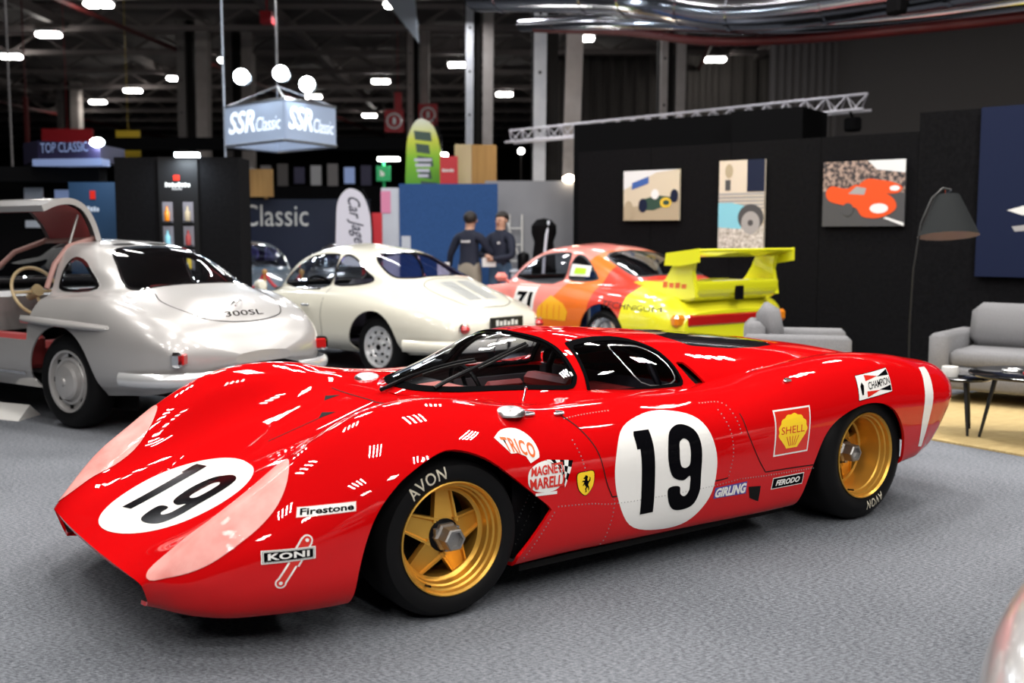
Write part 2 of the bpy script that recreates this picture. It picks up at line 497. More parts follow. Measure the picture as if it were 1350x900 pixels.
# ------------------------------------------------------------------ the hall
def carpet():
    m, nt, b = _nodes('carpet'); L = nt.links.new
    tc = nt.nodes.new('ShaderNodeTexCoord')
    mp = nt.nodes.new('ShaderNodeMapping'); mp.inputs['Rotation'].default_value = (0, 0, .55); mp.inputs['Scale'].default_value = (1.0, 5.0, 1.0); L(tc.outputs['Object'], mp.inputs[0])
    n1 = nt.nodes.new('ShaderNodeTexNoise'); n1.inputs['Scale'].default_value = 48; n1.inputs['Detail'].default_value = 6; n1.inputs['Roughness'].default_value = .75; L(mp.outputs[0], n1.inputs['Vector'])
    n2 = nt.nodes.new('ShaderNodeTexNoise'); n2.inputs['Scale'].default_value = .5; n2.inputs['Detail'].default_value = 3; L(tc.outputs['Object'], n2.inputs['Vector'])
    n3 = nt.nodes.new('ShaderNodeTexNoise'); n3.inputs['Scale'].default_value = 420; n3.inputs['Detail'].default_value = 2; L(tc.outputs['Object'], n3.inputs['Vector'])
    a1 = nt.nodes.new('ShaderNodeMath'); a1.operation = 'MULTIPLY_ADD'; a1.inputs[1].default_value = .22; L(n2.outputs[0], a1.inputs[0]); L(n1.outputs[0], a1.inputs[2])
    a2 = nt.nodes.new('ShaderNodeMath'); a2.operation = 'MULTIPLY_ADD'; a2.inputs[1].default_value = .35; L(n3.outputs[0], a2.inputs[0]); L(a1.outputs[0], a2.inputs[2])
    rp = nt.nodes.new('ShaderNodeValToRGB'); e = rp.color_ramp.elements
    e[0].position = .69; e[0].color = (.038, .043, .052, 1); e[1].position = .91; e[1].color = (.262, .276, .306, 1)
    L(a2.outputs[0], rp.inputs[0]); L(rp.outputs[0], b.inputs['Base Color'])
    b.inputs['Roughness'].default_value = .95; b.inputs['Specular IOR Level'].default_value = .15
    bp = nt.nodes.new('ShaderNodeBump'); bp.inputs['Strength'].default_value = .25; bp.inputs['Distance'].default_value = .004
    L(n3.outputs[0], bp.inputs['Height']); L(bp.outputs[0], b.inputs['Normal'])
carpet()
mat('hall_black', (0.004, 0.004, 0.0045), 0.85, spec=0.06)
mat('hall_dark', (0.016, 0.014, 0.013), 0.85, spec=0.2)
noise_mat('ceiling_dark', (0.04, 0.034, 0.034), (0.12, 0.10, 0.095), .35, .9)
mat('beam_dark', (0.17, 0.145, 0.14), 0.7)
mat('pipe_red', (0.09, 0.008, 0.008), 0.6)
noise_mat('concrete_column', (0.42, 0.37, 0.345), (0.52, 0.47, 0.44), 3, .85)
noise_mat('column_pale', (0.55, 0.56, 0.60), (0.68, 0.68, 0.70), 3, .7)
mat('clad_grey', (0.17, 0.155, 0.15), 0.7)
mat('duct_metal', (0.60, 0.61, 0.66), 0.16, metal=1.0)
mat('lamp_glow', (1, 1, 1), 0.5, emit=(1.0, 0.96, 0.90), es=30.0)
mat('spot_glow', (1, 1, 1), 0.5, emit=(0.80, 0.92, 1.0), es=90.0)
mat('warm_glow', (1, 1, 1), 0.5, emit=(1.0, 0.80, 0.55), es=40.0)
mat('lamp_body', (0.10, 0.10, 0.11), 0.5)
noise_mat('wall_black_cloth', (0.0045, 0.0045, 0.0052), (0.0075, 0.0075, 0.0085), 30, .9, spec=.05)

fl = MB().box((0, 30, -.03), (140, 130, .06)).build('floor', 'carpet'); tag(fl, kind='structure')
ce = MB().box((0, 38, 8.55), (120, 90, .1)).build('ceiling', 'ceiling_dark'); tag(ce, kind='structure')
for i in range(15):        # roof trusses, each a bottom chord with webs
    y = 16 + i * 4.4
    b = MB(); b.box((-6, y, 7.75), (84, .16, .16)); b.box((-6, y, 8.4), (84, .14, .14))
    for k in range(40):
        x = -47 + k * 2.1; b.cyl((x, y, 7.75), (x + 1.05, y, 8.4), .045, n=5); b.cyl((x + 1.05, y, 8.4), (x + 2.1, y, 7.75), .045, n=5)
    b.build('roof_truss', 'beam_dark', ce)
for x in (-30, -22, -14, -7, 1.5, 9):
    MB().box((x, 48, 7.95), (.22, 66, .3)).build('purlin', 'beam_dark', ce)
for x, z in ((-26, 7.5), (-12, 7.45), (5.5, 7.5)):
    MB().cyl((x, 26, z), (x + 5, 76, z), .07, n=8).build('sprinkler_pipe', 'pipe_red', ce)
bw = MB(); n = 120
V = []; 
for i in range(n + 1):
    x = -60 + i; y = 79 - (.25 if (i // 1) % 2 else 0); V += [(x, y, 0), (x, y, 9)]
bw.add(V, [(2 * i, 2 * i + 2, 2 * i + 3, 2 * i + 1) for i in range(n)]); tag(bw.build('wall_back', 'hall_dark'), kind='structure')
V = []; n = 84
for i in range(n + 1):   # ribbed cladding on the right
    x = 5.7 + i * 2.4 / n; y = 24 - (.06 if (i // 3) % 2 else 0); V += [(x, y, 2), (x, y, 8.5)]
tag(MB().add(V, [(2 * i, 2 * i + 2, 2 * i + 3, 2 * i + 1) for i in range(n)]).build('wall_right', 'clad_grey'), kind='structure')
V = []; n = 120
for i in range(n + 1):   # farther ribbed wall behind the columns
    x = 1.5 + i * 9.5 / n; y = 40 - (.10 if (i // 3) % 2 else 0); V += [(x, y, 2), (x, y, 8.0)]
mat('clad_dim', (0.085, 0.075, 0.07), 0.8)
tag(MB().add(V, [(2 * i, 2 * i + 2, 2 * i + 3, 2 * i + 1) for i in range(n)]).build('wall_right', 'clad_dim'), kind='structure')
wr = MB().box((9.6, 20, 4.5), (.2, 9, 9), .55).build('wall_right', 'clad_dim'); tag(wr, kind='structure')
tag(MB().box((8.25, 23.4, 4.5), (.35, .3, 8)).build('trim_1', 'hall_black'), kind='structure')

# concrete columns
def column(name, x, y, w, z1, face, label, lean=0.0):
    t = empty(name, (x, y, 0), 0, label, 'column', 'hall columns')
    MB().add([(-w, -w * .6, 0), (w * .2, -w * .6, 0), (w * .2, w, 0), (-w, w, 0), (-w, -w * .6, z1), (w * .2, -w * .6, z1), (w * .2, w, z1), (-w, w, z1)], [(3, 2, 1, 0), (4, 5, 6, 7), (0, 1, 5, 4), (1, 2, 6, 5), (2, 3, 7, 6), (3, 0, 4, 7)]).build('core', 'hall_dark', t)
    MB().add([(-w, -w, 0), (-w * .45, -w, 0), (-w * .45, -w * .55, 0), (-w, -w * .55, 0), (-w * .85, -w, z1), (-w * .25, -w, z1), (-w * .25, -w * .55, z1), (-w * .85, -w * .55, z1)], [(3, 2, 1, 0), (4, 5, 6, 7), (0, 1, 5, 4), (1, 2, 6, 5), (2, 3, 7, 6), (3, 0, 4, 7)]).build('flange', face, t)
    MB().add([(w * .25, -w * .9, 0), (w, -w * .7, 0), (w, w * .4, 0), (w * .25, w * .4, 0), (w * .5 + lean, -w * .9, z1), (w * 1.3 + lean, -w * .7, z1), (w * 1.3 + lean, w * .4, z1), (w * .5 + lean, w * .4, z1)], [(3, 2, 1, 0), (4, 5, 6, 7), (0, 1, 5, 4), (1, 2, 6, 5), (2, 3, 7, 6), (3, 0, 4, 7)]).build('flange', 'concrete_column', t)
    for k in range(7):
        z = 1.2 + k * 1.05
        MB().cyl((-w * .72 + .01 * k, -w - .012, z), (-w * .72 + .01 * k, -w + .01, z), .03, n=8).build('bolt', 'hall_black', t)
    return t
column('hall_column', .77, 20.2, .40, 8.4, 'column_pale', 'large pale concrete column rising behind the grey partition', .12)
column('hall_column', -.85, 27, .32, 8.4, 'column_pale', 'concrete column standing above the wooden box')
column('hall_column', -3.25, 37, .34, 8.4, 'concrete_column', 'far grey column between the two red target signs')
column('hall_column', 3.65, 25, .28, 8.4, 'concrete_column', 'grey column behind the black booth, right of the pale column')
for x, y, lab in ((-10.6, 36, 'dim column behind the hanging cube sign'), (-9.6, 38, 'dim column just right of the one behind the cube sign'), (-20.5, 50, 'dim column far left under the ceiling lamps'), (-14, 47, 'dim column left of the hanging cube sign')):
    column('hall_column', x, y, .45, 8.4, 'clad_grey', lab)

# ceiling lamps in view
def ceiling_lamp(x, y, z, label):
    t = empty('ceiling_lamp', (x, y, z), 0, label, 'lamp', 'strip lamps under the hall ceiling')
    MB().box((0, 0, .10), (.80, .42, .10), 0, .03).build('housing', 'lamp_body', t)
    MB().box((-.18, 0, -.02), (.34, .36, .12), 0, .04).build('diffuser', 'lamp_glow', t); MB().box((.18, 0, -.02), (.34, .36, .12), 0, .04).build('diffuser', 'lamp_glow', t)
    MB().cyl((0, 0, .15), (0, 0, 8.5 - z), .012, n=5).build('hanger', 'beam_dark', t)
LAMPS = [((-14.167, 33.237), 'bright strip lamp at upper left, right of the thin hanging cable'), ((-17.214, 37.254), 'strip lamp nearest the left edge of the view'), ((-10.977, 28.952), 'strip lamp cut by the top edge at upper left'),
 ((-13.127, 42.399), 'strip lamp left of the cable that runs to the cube sign'), ((-16.096, 45.908), 'strip lamp third from the end of the left row'), ((-19.079, 49.779), 'strip lamp second from the end of the left row'), ((-22.214, 54.04), 'last small strip lamp of the left row'),
 ((-9.924, 38.049), 'strip lamp directly above the left corner of the cube sign'), ((-8.804, 47.893), 'strip lamp just right of the cube sign spotlights'), ((-5.239, 43.224), 'strip lamp right of the cube sign, above the red signs'), ((-7.32, 55.396), 'far strip lamp left of the red target signs'),
 ((-3.051, 29.045), 'strip lamp at the top edge beside the white hanging banner'), ((-1.94, 39.049), 'strip lamp half hidden by the column over the wooden box'), ((-.331, 47.129), 'strip lamp between the two big columns'), ((2.198, 33.865), 'strip lamp touching the right side of the pale column'), ((3.313, 42.602), 'strip lamp below and right of the pale column lamp'), ((7.1, 37.887), 'strip lamp below the silver duct, farthest right')]
for (x, y), lab in LAMPS: ceiling_lamp(x, y, 7.5, lab)

# silver air ducts and red pipe, upper right
def path3(pts, m=8): return [tuple(p) for p in crpoly(pts, m)]
def duct(name, pts, r, m, label, ribs=0):
    t = empty(name, (0, 0, 0), 0, label, 'duct' if 'duct' in name else 'pipe')
    P = path3(pts); MB().tube(P, r, 16).build('pipe_run', m, t, True)
    for k in range(ribs):
        i = int((k + .5) * len(P) / ribs); d = (Vector(P[min(i + 1, len(P) - 1)]) - Vector(P[i - 1])).normalized()
        MB().cyl(Vector(P[i]) - d * .03, Vector(P[i]) + d * .03, r * 1.05, n=16).build('joint_band', m, t, True)
duct('air_duct', [(-.6, 19, 5.55), (1.2, 16.5, 5.0), (2.0, 15, 4.62), (2.9, 14.2, 4.32), (4.4, 12.6, 4.20), (5.6, 11, 4.15), (7, 9.5, 4.15)], .28, 'duct_metal', 'wide silver air duct across the upper right corner', 9)
duct('air_duct', [(.2, 19, 5.05), (1.6, 16.2, 4.55), (2.5, 15, 4.30), (3.3, 14.2, 4.12), (4.6, 12.8, 3.96), (6.2, 11, 3.9), (7.5, 9.8, 3.9)], .13, 'duct_metal', 'thinner silver duct just below the wide one', 7)
duct('sprinkler_pipe', [(.4, 18.5, 4.88), (1.75, 16, 4.36), (2.65, 14.8, 4.02), (3.6, 14, 3.90), (4.8, 12.6, 3.78), (6.4, 11, 3.72), (8, 9.6, 3.7)], .06, 'duct_red', 'red pipe running under the silver ducts', 0)
duct('sprinkler_pipe', [(-.4, 19.5, 5.75), (1.4, 16.8, 5.40), (2.3, 15.2, 5.0), (3.2, 14.2, 4.62), (4.6, 12.6, 4.50), (6.0, 11, 4.45), (7.4, 9.5, 4.45)], .05, 'duct_red', 'red pipe running above the silver ducts', 0)
MB().box((4.36, 12.35, 3.98), (.16, .22, .20), .4, .03).cyl((4.36, 12.3, 4.0), (4.36, 12.3, 4.3), .02).build('duct_spotlight', 'hall_black'); tag(bpy.data.objects['duct_spotlight'], 'small black spotlight fixed to the silver duct', 'spotlight')

# ------------------------------------------------------------------ the black stand wall with its pictures
WU = Vector((.773, -.634, 0)).normalized(); WRZ = math.atan2(WU.y, WU.x); W0 = Vector((.87, 14.0, 0))
def on_wall(s, d=0.0, z=0.0): return W0 + WU * s + Vector((-.634, -.773, 0)).normalized() * d + Vector((0, 0, z))
w = MB().box((2.18, .06, 1.235), (4.37, .12, 2.47)).build('wall_right', 'wall_black_cloth', loc=W0, rot=(0, 0, WRZ)); tag(w, kind='structure')
w = MB().box((6.4, .06, 1.33), (4.06, .14, 2.66)).build('wall_right', 'wall_black_cloth', loc=W0, rot=(0, 0, WRZ)); tag(w, kind='structure')
for s in (1.1, 2.2, 3.3): MB().box((s, -.002, 1.235), (.006, .004, 2.46)).build('panel_joint', 'hall_black', bpy.data.objects['wall_right.003'] if False else w)
# raised black booth behind
w = MB().box((0, 0, 1.5), (2.6, .12, 3.0)).build('wall_back', 'hall_black', loc=(2.0, 15.1, 0), rot=(0, 0, -.62)); tag(w, kind='structure')
w = MB().box((0, 0, 1.5), (.95, .9, 2.98)).build('wall_back', 'hall_black', loc=(3.50, 14.1, 0), rot=(0, 0, -.62)); tag(w, kind='structure')
# lighting truss
mat('truss_metal', (.72, .70, .76), .4, metal=.3)
tr = empty('lighting_truss', (0, 0, 0), 0, 'thin aluminium lighting truss above the black wall', 'truss')
A, B = Vector((-.04, 20, 3.19)), Vector((5.0, 15.2, 3.24)); d = (B - A).normalized(); nn = Vector((0, 0, 1)); mm = d.cross(nn)
ch = [nn * .13, mm * .12 - nn * .09, -mm * .12 - nn * .09]
for c in ch: MB().cyl(A + c, B + c, .022, n=8).build('chord', 'truss_metal', tr, True)
k = 22
for i in range(k):
    p = A + (B - A) * (i / k); q = A + (B - A) * ((i + .5) / k); r = A + (B - A) * ((i + 1) / k)
    MB().cyl(p + ch[0], q + ch[1], .010, n=5).cyl(q + ch[1], r + ch[0], .010, n=5).cyl(p + ch[0], q + ch[2], .010, n=5).cyl(q + ch[2], r + ch[0], .010, n=5).build('lattice', 'truss_metal', tr)
for i, f_ in enumerate((.97, .62)):
    p = A + (B - A) * f_; tag(MB().box(p + Vector((0, 0, -.28)), (.18, .22, .2), .4, .03).cyl(p + Vector((0, 0, -.2)), p + ch[1] * .9, .02).build('stage_light', 'hall_black'), ('black stage light under the end of the truss', 'black stage light halfway along the truss')[i], 'spotlight')

# pictures
def col(name, c, r=.45): mat(name, c, r) if name not in MAT else None; return name
def picture(s0, s1, z0, z1, label, bg):
    t = MB().box(((s1 - s0) / 2, .02, (z1 - z0) / 2), (s1 - s0, .035, z1 - z0)).build('framed_photo', bg, loc=on_wall(s0, .06, z0), rot=(0, 0, WRZ))
    tag(t, label, 'picture', 'photographs on the black wall')
    k = [0]
    def put(nm, loops, m):
        k[0] += 1
        v, q = tess(loops); v = np.array(v) * [s1 - s0, z1 - z0]
        return mesh(nm, [(a, .0015 - .0008 * k[0], b) for a, b in v], q, m, t, False)
    return t, put
for nm, c in (('ph_cream', (.62, .55, .42)), ('ph_sky', (.72, .74, .76)), ('ph_road', (.07, .07, .075)), ('ph_tan', (.42, .35, .24)), ('ph_blue', (.05, .12, .38)), ('ph_navy', (.004, .009, .034)), ('ph_green', (.03, .07, .05)), ('ph_yellow', (.75, .52, .04)), ('ph_white', (.80, .80, .80)), ('ph_orange', (.75, .08, .012)), ('ph_aqua', (.22, .55, .68)), ('ph_stone', (.66, .58, .48)), ('ph_grey', (.35, .34, .34))): mat(nm, c, .4)
noise_mat('ph_crowd', (.03, .025, .03), (.42, .30, .25), 22, .5, detail=3, lo=.42, hi=.62)
noise_mat('ph_gravel', (.25, .22, .18), (.75, .72, .68), 26, .5, detail=4)
O = lambda rx, ry, cx, cy, n=28: ell(rx, ry, n, c=(cx, cy))
t, put = picture(.74, 1.54, 1.575, 2.19, 'small photograph of a vintage single-seat racer on a pale track', 'ph_cream')
put('track', [[(0, 0), (1, 0), (1, .42), (0, .25)]], 'ph_tan'); put('stand_roof', [[(0, .62), (.6, .95), (1, 1), (0, 1)]], 'ph_sky'); put('board', [[(.15, .62), (.46, .74), (.46, .88), (.16, .76)]], 'ph_blue')
put('racer_body', [[(.28, .22), (.55, .20), (.88, .34), (.86, .46), (.6, .50), (.3, .40)]], 'ph_green'); put('wheel', [O(.08, .14, .36, .30)], 'ph_navy'); put('wheel', [O(.07, .13, .92, .48)], 'ph_navy'); put('racer_nose', [O(.10, .10, .77, .35)], 'ph_yellow'); put('intake', [O(.06, .05, .78, .35)], 'ph_green'); put('driver', [O(.07, .10, .58, .52)], 'ph_white'); put('marshal', [O(.09, .20, .10, .20)], 'ph_tan')
t, put = picture(2.08, 2.66, 1.24, 2.26, 'tall photograph of a light blue vintage car before stone steps', 'ph_stone')
put('doorway', [[(.62, .64), (1, .64), (1, 1), (.62, 1)]], 'ph_navy'); put('lantern', [O(.09, .08, .22, .88)], 'ph_tan'); put('shadow', [[(.14, .66), (.26, .66), (.26, .78), (.14, .78)]], 'ph_road'); put('steps', [[(0, .45), (1, .45), (1, .63), (0, .63)]], 'ph_grey')
for k in range(4): put('step_edge', [[(0, .47 + .04 * k), (1, .47 + .04 * k), (1, .482 + .04 * k), (0, .482 + .04 * k)]], 'ph_stone')
put('gravel', [[(0, 0), (1, 0), (1, .26), (0, .26)]], 'ph_gravel'); put('car_body', [[(0, .24), (.5, .22), (.62, .36), (.60, .48), (.3, .52), (0, .52)]], 'ph_aqua'); put('fender', [O(.28, .15, .72, .35)], 'ph_road'); put('wheel', [O(.20, .13, .72, .29)], 'ph_grey'); put('hub', [O(.06, .035, .72, .29)], 'ph_road')
t, put = picture(3.36, 4.26, 1.49, 2.19, 'wide photograph of two orange-red sports racers on a crowded grid', 'ph_road')
put('crowd', [[(0, .55), (1, .50), (1, .82), (.6, 1), (0, 1)]], 'ph_crowd'); put('sky', [[(.55, 1), (.66, .86), (1, .80), (1, 1)]], 'ph_sky')
put('far_racer', [crpoly([(.45, .62), (.55, .72), (.70, .70), (.86, .66), (.97, .58), (.92, .50), (.72, .50), (.5, .55)], 4, True).tolist()], 'ph_orange'); put('far_roundel', [O(.06, .04, .88, .57)], 'ph_white')
put('racer', [crpoly([(.04, .52), (.10, .62), (.30, .58), (.42, .64), (.55, .56), (.70, .54), (.88, .40), (.90, .26), (.72, .13), (.5, .15), (.42, .28), (.25, .33), (.08, .40)], 4, True).tolist()], 'ph_orange')
put('screen', [[(.32, .50), (.42, .61), (.54, .58), (.52, .48)]], 'ph_grey'); put('roundel', [O(.11, .075, .70, .27)], 'ph_white'); put('wheel', [O(.07, .10, .32, .26)], 'ph_road'); put('road_line', [[(.76, .12), (1, .0), (1, .05), (.79, .14)]], 'ph_white')
mat('panel_blue', (0.010, 0.015, 0.042), .7, spec=.1)
t = MB().box((1.1, .02, .84), (2.2, .05, 1.68)).build('wall_banner', 'panel_blue', loc=on_wall(5.0, .08, .98), rot=(0, 0, WRZ)); tag(t, 'large navy panel with a white shape at the right frame edge', 'panel')
mesh('printed_shape', [(a, -.006, b) for a, b in ((.28, .66), (.5, .72), (.9, .74), (.9, .60), (.42, .61))], [(0, 1, 2, 3, 4)], 'white_vinyl', t, False)
mesh('printed_shape', [(a, -.006, b) for a, b in ((.33, .50), (.5, .52), (.5, .46), (.36, .45))], [(0, 1, 2, 3)], 'ph_grey', t, False)

# ------------------------------------------------------------------ partitions behind the cars
noise_mat('part_grey', (.28, .285, .31), (.33, .335, .36), 1.2, .7); mat('part_white', (.55, .60, .68), .6)
noise_mat('part_blue', (.012, .060, .20), (.022, .085, .26), 60, .85)
tag(MB().box((.52, 17.25, 1.13), (1.9, .08, 2.26)).build('partition', 'part_grey'), 'plain grey partition behind the man in jeans', 'partition')
b_ = MB().box((-.98, 16.55, 1.09), (1.52, .08, 2.18), .0).build('partition', 'part_blue'); tag(b_, 'bright blue partition behind the two men', 'partition')
e_ = MB().box((-1.88, 16.6, 1.06), (.28, .12, 2.12)).build('partition', 'part_white'); tag(e_, 'narrow white end panel left of the blue partition', 'partition')
mat('notice_pink', (.72, .25, .42), .5)
tag(MB().box((-1.95, 16.53, 1.90), (.15, .012, .34)).build('notice', 'notice_pink'), 'pink notice at the top of the white end panel', 'notice')
tag(MB().box((-1.64, 16.50, 1.25), (.14, .012, .26)).build('notice', 'part_white'), 'small pale notice low on the blue partition', 'notice')
ld = empty('folding_ladder', (-.06, 17.0, 0), 0, 'white folding ladder leaning by the grey partition', 'ladder')
for dx in (0, .22): MB().cyl((dx, 0, 0), (dx * .9 + .02, .15, 1.72), .018, n=6).build('rail', 'white_vinyl', ld)
for k in range(6): MB().cyl((0, .02 * k, .2 + .26 * k), (.2, .02 * k, .2 + .26 * k), .012, n=6).build('rung', 'white_vinyl', ld)
MB().cyl((.22, 0, .9), (-.02, .15, 1.6), .014, n=6).build('brace', 'white_vinyl', ld)
# coat stand with a black coat, white counter, black flask
cs = empty('coat_stand', (.43, 14.4, 0), 0, 'black coat with pale strap hanging on a stand beside the men', 'coat stand')
MB().cyl((0, 0, 0), (0, 0, 1.62), .02).lathe([(.22, 0), (.20, .03), (.02, .05)], 'z', 20).build('pole', 'satin_black', cs, True)
MB().lathe([(.05, .60), (.16, .62), (.17, .9), (.15, 1.15), (.13, 1.30), (.17, 1.42), (.17, 1.52), (.10, 1.60), (.01, 1.62)], 'z', 20).build('coat', 'hall_black', cs, True)
MB().tube([(-.02, -.16, .75), (.0, -.17, 1.1), (.03, -.17, 1.4), (.06, -.12, 1.58)], .02, 6).build('strap', 'part_white', cs, True)
tb = empty('counter', (.24, 15.1, 0), 0, 'low white counter carrying a black flask', 'counter'); MB().box((0, 0, .45), (.50, .45, .84), 0, .01).build('cabinet', 'part_white', tb); MB().box((0, 0, .89), (.54, .5, .04), 0, .01).build('top', 'part_white', tb)
tag(MB().lathe([(.08, 0), (.085, .02), (.085, .20), (.07, .23), (.03, .25), (.001, .255)], 'z', 20, (.16, 15.02, .91)).build('flask', 'satin_black', None, True), 'black flask standing on the low white counter', 'flask')
# wooden box, red and green signs on top of the partitions
noise_mat('ply_pale', (.62, .46, .27), (.72, .56, .36), 4, .6, stretch=(1, 1, .2)); noise_mat('ply_orange', (.48, .25, .07), (.58, .32, .10), 5, .6, stretch=(6, 6, .3))
wb = empty('column_casing', (-.66, 19.45, 0), 0, 'wooden box casing around the foot of a column', 'casing', None)
MB().box((-.21, 0, 1.5), (.30, .62, 3.0)).build('side_panel', 'ply_pale', wb); MB().box((.16, .02, 1.5), (.44, .6, 2.99)).build('front_panel', 'ply_orange', wb)
mat('sign_red', (.55, .02, .03), .5); mat('sign_green', (.02, .35, .12), .5, emit=(.02, .45, .14), es=.12)
rs = MB().box((-1.06, 18.05, 2.48), (.30, .05, .46)).cyl((-1.06, 18.1, 0), (-1.06, 18.1, 2.5), .02, n=6).build('notice_board', 'sign_red'); tag(rs, 'small red notice board left of the wooden casing', 'sign')
text_flat('lettering', '#6', .2, .05, 'white_vinyl', rs, (-1.17, 18.02, 2.45), (1, 0, 0), (0, 0, 1))
for x, ye, l in ((-1.45, 19.2, 'green exit sign peeking right of the green flag'), (-2.43, 20.3, 'green exit sign peeking left of the green flag')):
    g = MB().box((x, ye, 2.55), (.26, .08, .28)).cyl((x, ye + .07, 0), (x, ye + .07, 2.8), .025, n=6).build('exit_sign', 'sign_green'); tag(g, l, 'sign'); mesh('arrow', [(x - .06, ye - .045, 2.5), (x + .02, ye - .045, 2.5), (x + .02, ye - .045, 2.56), (x - .06, ye - .045, 2.62)], [(0, 1, 2, 3)], 'white_vinyl', g, False)
    tag(MB().box((x + .1, ye, 2.82), (.4, .12, .06)).build('tube_lamp', 'lamp_glow'), 'bright tube lamp above the ' + ('right' if x > -2 else 'left') + ' green exit sign', 'lamp')
for (x, z, y, l) in ((.92, 2.31, 17.25, 'warm spotlight on top of the grey partition'),):
    tag(MB().lathe([(.01, .0), (.10, .01), (.11, .05), (.05, .09), (.01, .10)], 'z', 16, (x, y, z - .05)).build('spotlight', 'warm_glow', None, True), l, 'lamp')
t = empty('globe_lamp', (.16, 19, 0), 0, 'round white lamp on a pole left of the pale column foot', 'lamp'); MB().ball((0, 0, 2.87), .055, 12).build('globe', 'lamp_glow', t, True); MB().cyl((0, 0, 0), (0, 0, 2.82), .012, n=6).build('pole', 'hall_dark', t)
# hanging red target signs
for (x, y, z, l) in ((-3.82, 35, 5.07, 'left red hanging sign with a white ring and figure'), (-2.80, 36, 5.38, 'right red hanging sign with a white ring, partly behind the flag')):
    t = MB().box((0, 0, 0), (.62, .06, .72)).build('hanging_sign', 'sign_red', loc=(x, y, z)); tag(t, l, 'sign', 'red hanging hall signs')
    v, q = ribbon(ell(.23, .23, 32), .06, True); flat('ring', v, q, 'white_vinyl', t, (0, -.034, 0), (1, 0, 0), (0, 0, 1))
    text_flat('figure', '1', .10, .22, 'white_vinyl', t, (-.05, -.034, -.11), (1, 0, 0), (0, 0, 1), bold=.03)
    MB().cyl((0, 0, .36), (0, 0, 8.499 - z), .012, n=5).build('hanger', 'beam_dark', t)
tag(MB().box((-3.72, 35.3, 5.75), (.24, .05, .55)).cyl((-3.72, 35.3, 6.0), (-3.72, 35.3, 8.499), .006, n=5).build('banner', 'sign_red'), 'narrow red banner above the left target sign', 'banner')
tag(MB().add([(-3.45, 26, 7.5), (-2.35, 26, 7.5), (-2.22, 26, 5.95), (-3.45, 26.02, 7.5), (-2.35, 26.02, 7.5), (-2.22, 26.02, 5.95)], [(0, 2, 1), (3, 4, 5), (0, 1, 4, 3), (1, 2, 5, 4), (2, 0, 3, 5)]).box((-2.9, 26.01, 7.99), (.03, .02, 1.01)).build('banner', 'part_white'), 'white pointed banner hanging from the top edge', 'banner')
tag(MB().box((-5.85, 26, 6.55), (.28, .28, .28)).cyl((-5.85, 26, 6.6), (-5.85, 26, 8.499), .02, n=6).build('junction_box', 'sign_red'), 'small red box under the ceiling above the cube sign', 'box')

tag(MB().box((-2.07, 15.8, .86), (.30, .06, 1.72)).build('notice_board', 'sign_red'), 'plain red board behind the white script flag', 'board')
# feather flags
def feather(loc, h, w, m, label, text, tm, lean=.06, low=.62):
    t = empty('feather_flag', loc, 0, label, 'flag')
    MB().tube([(w * .55, 0, 0), (w * .55, 0, h * .7), (w * .5, 0, h * .9), (w * .25, 0, h * 1.0)], .014, 6).build('pole', 'satin_black', t, True)
    P = crpoly([(-w * .5, low), (-w * .62, low + (h - low) * .55), (-w * .52, h * .93), (-w * .2, h * 1.0), (w * .2, h * .97), (w * .45, h * .85), (w * .53, h * .7), (w * .53, low)], 5, True)
    f = MB().prism([tuple(p) for p in P], -.006, .006, 'y').build('sail', m, t)
    if text:
        v, q, a = text2d(text, shear=.3, bold=.01)
        L_ = (h - low) * .72; hh = w * .52
        mesh('lettering', [(-hh * .5 + b * hh, -.009, h * .93 - a_ * L_) if False else (-.25 * w + b * hh + (a_ - .5) * w * .25, -.009, h * .94 - a_ * L_) for a_, b in v], q, tm, f, False)
    return t
mat('flag_white', (.62, .62, .72), .6)
def ramp_z(name, stops, rough=.6, axis='Z', scale=1.0, off=0.0):
    m, nt, b = _nodes(name); L = nt.links.new
    tc = nt.nodes.new('ShaderNodeTexCoord'); sp = nt.nodes.new('ShaderNodeSeparateXYZ'); L(tc.outputs['Object'], sp.inputs[0])
    mm_ = nt.nodes.new('ShaderNodeMath'); mm_.operation = 'MULTIPLY_ADD'; mm_.inputs[1].default_value = scale; mm_.inputs[2].default_value = off; L(sp.outputs[axis], mm_.inputs[0])
    rp = nt.nodes.new('ShaderNodeValToRGB'); e = rp.color_ramp.elements
    for i, (p, c) in enumerate(stops):
        q = e[i] if i < 2 else e.new(p); q.position = p; q.color = (*c, 1)
    L(mm_.outputs[0], rp.inputs[0]); L(rp.outputs[0], b.inputs['Base Color']); b.inputs['Roughness'].default_value = rough
ramp_z('flag_green', [(.0, (.06, .30, .02)), (.45, (.22, .52, .02)), (.70, (.62, .66, .06)), (1.0, (.72, .72, .66))], scale=.8, off=-1.72)
feather((-2.26, 15.4, 0), 2.06, .44, 'flag_white', 'white feather flag with dark script left of the white end panel', 'Car Jager', 'ph_navy', low=1.0)
gf = feather((-1.48, 18.5, 0), 3.38, .55, 'flag_green', 'green and yellow feather flag above the blue partition', '#5', 'ph_green', low=1.9)
for k in range(4): MB().box((0, 0, 0), (.30 - .04 * k, .004, .05)).build('print_line', 'flag_white', gf, loc=(-.05, -.012, 2.68 - .09 * k))

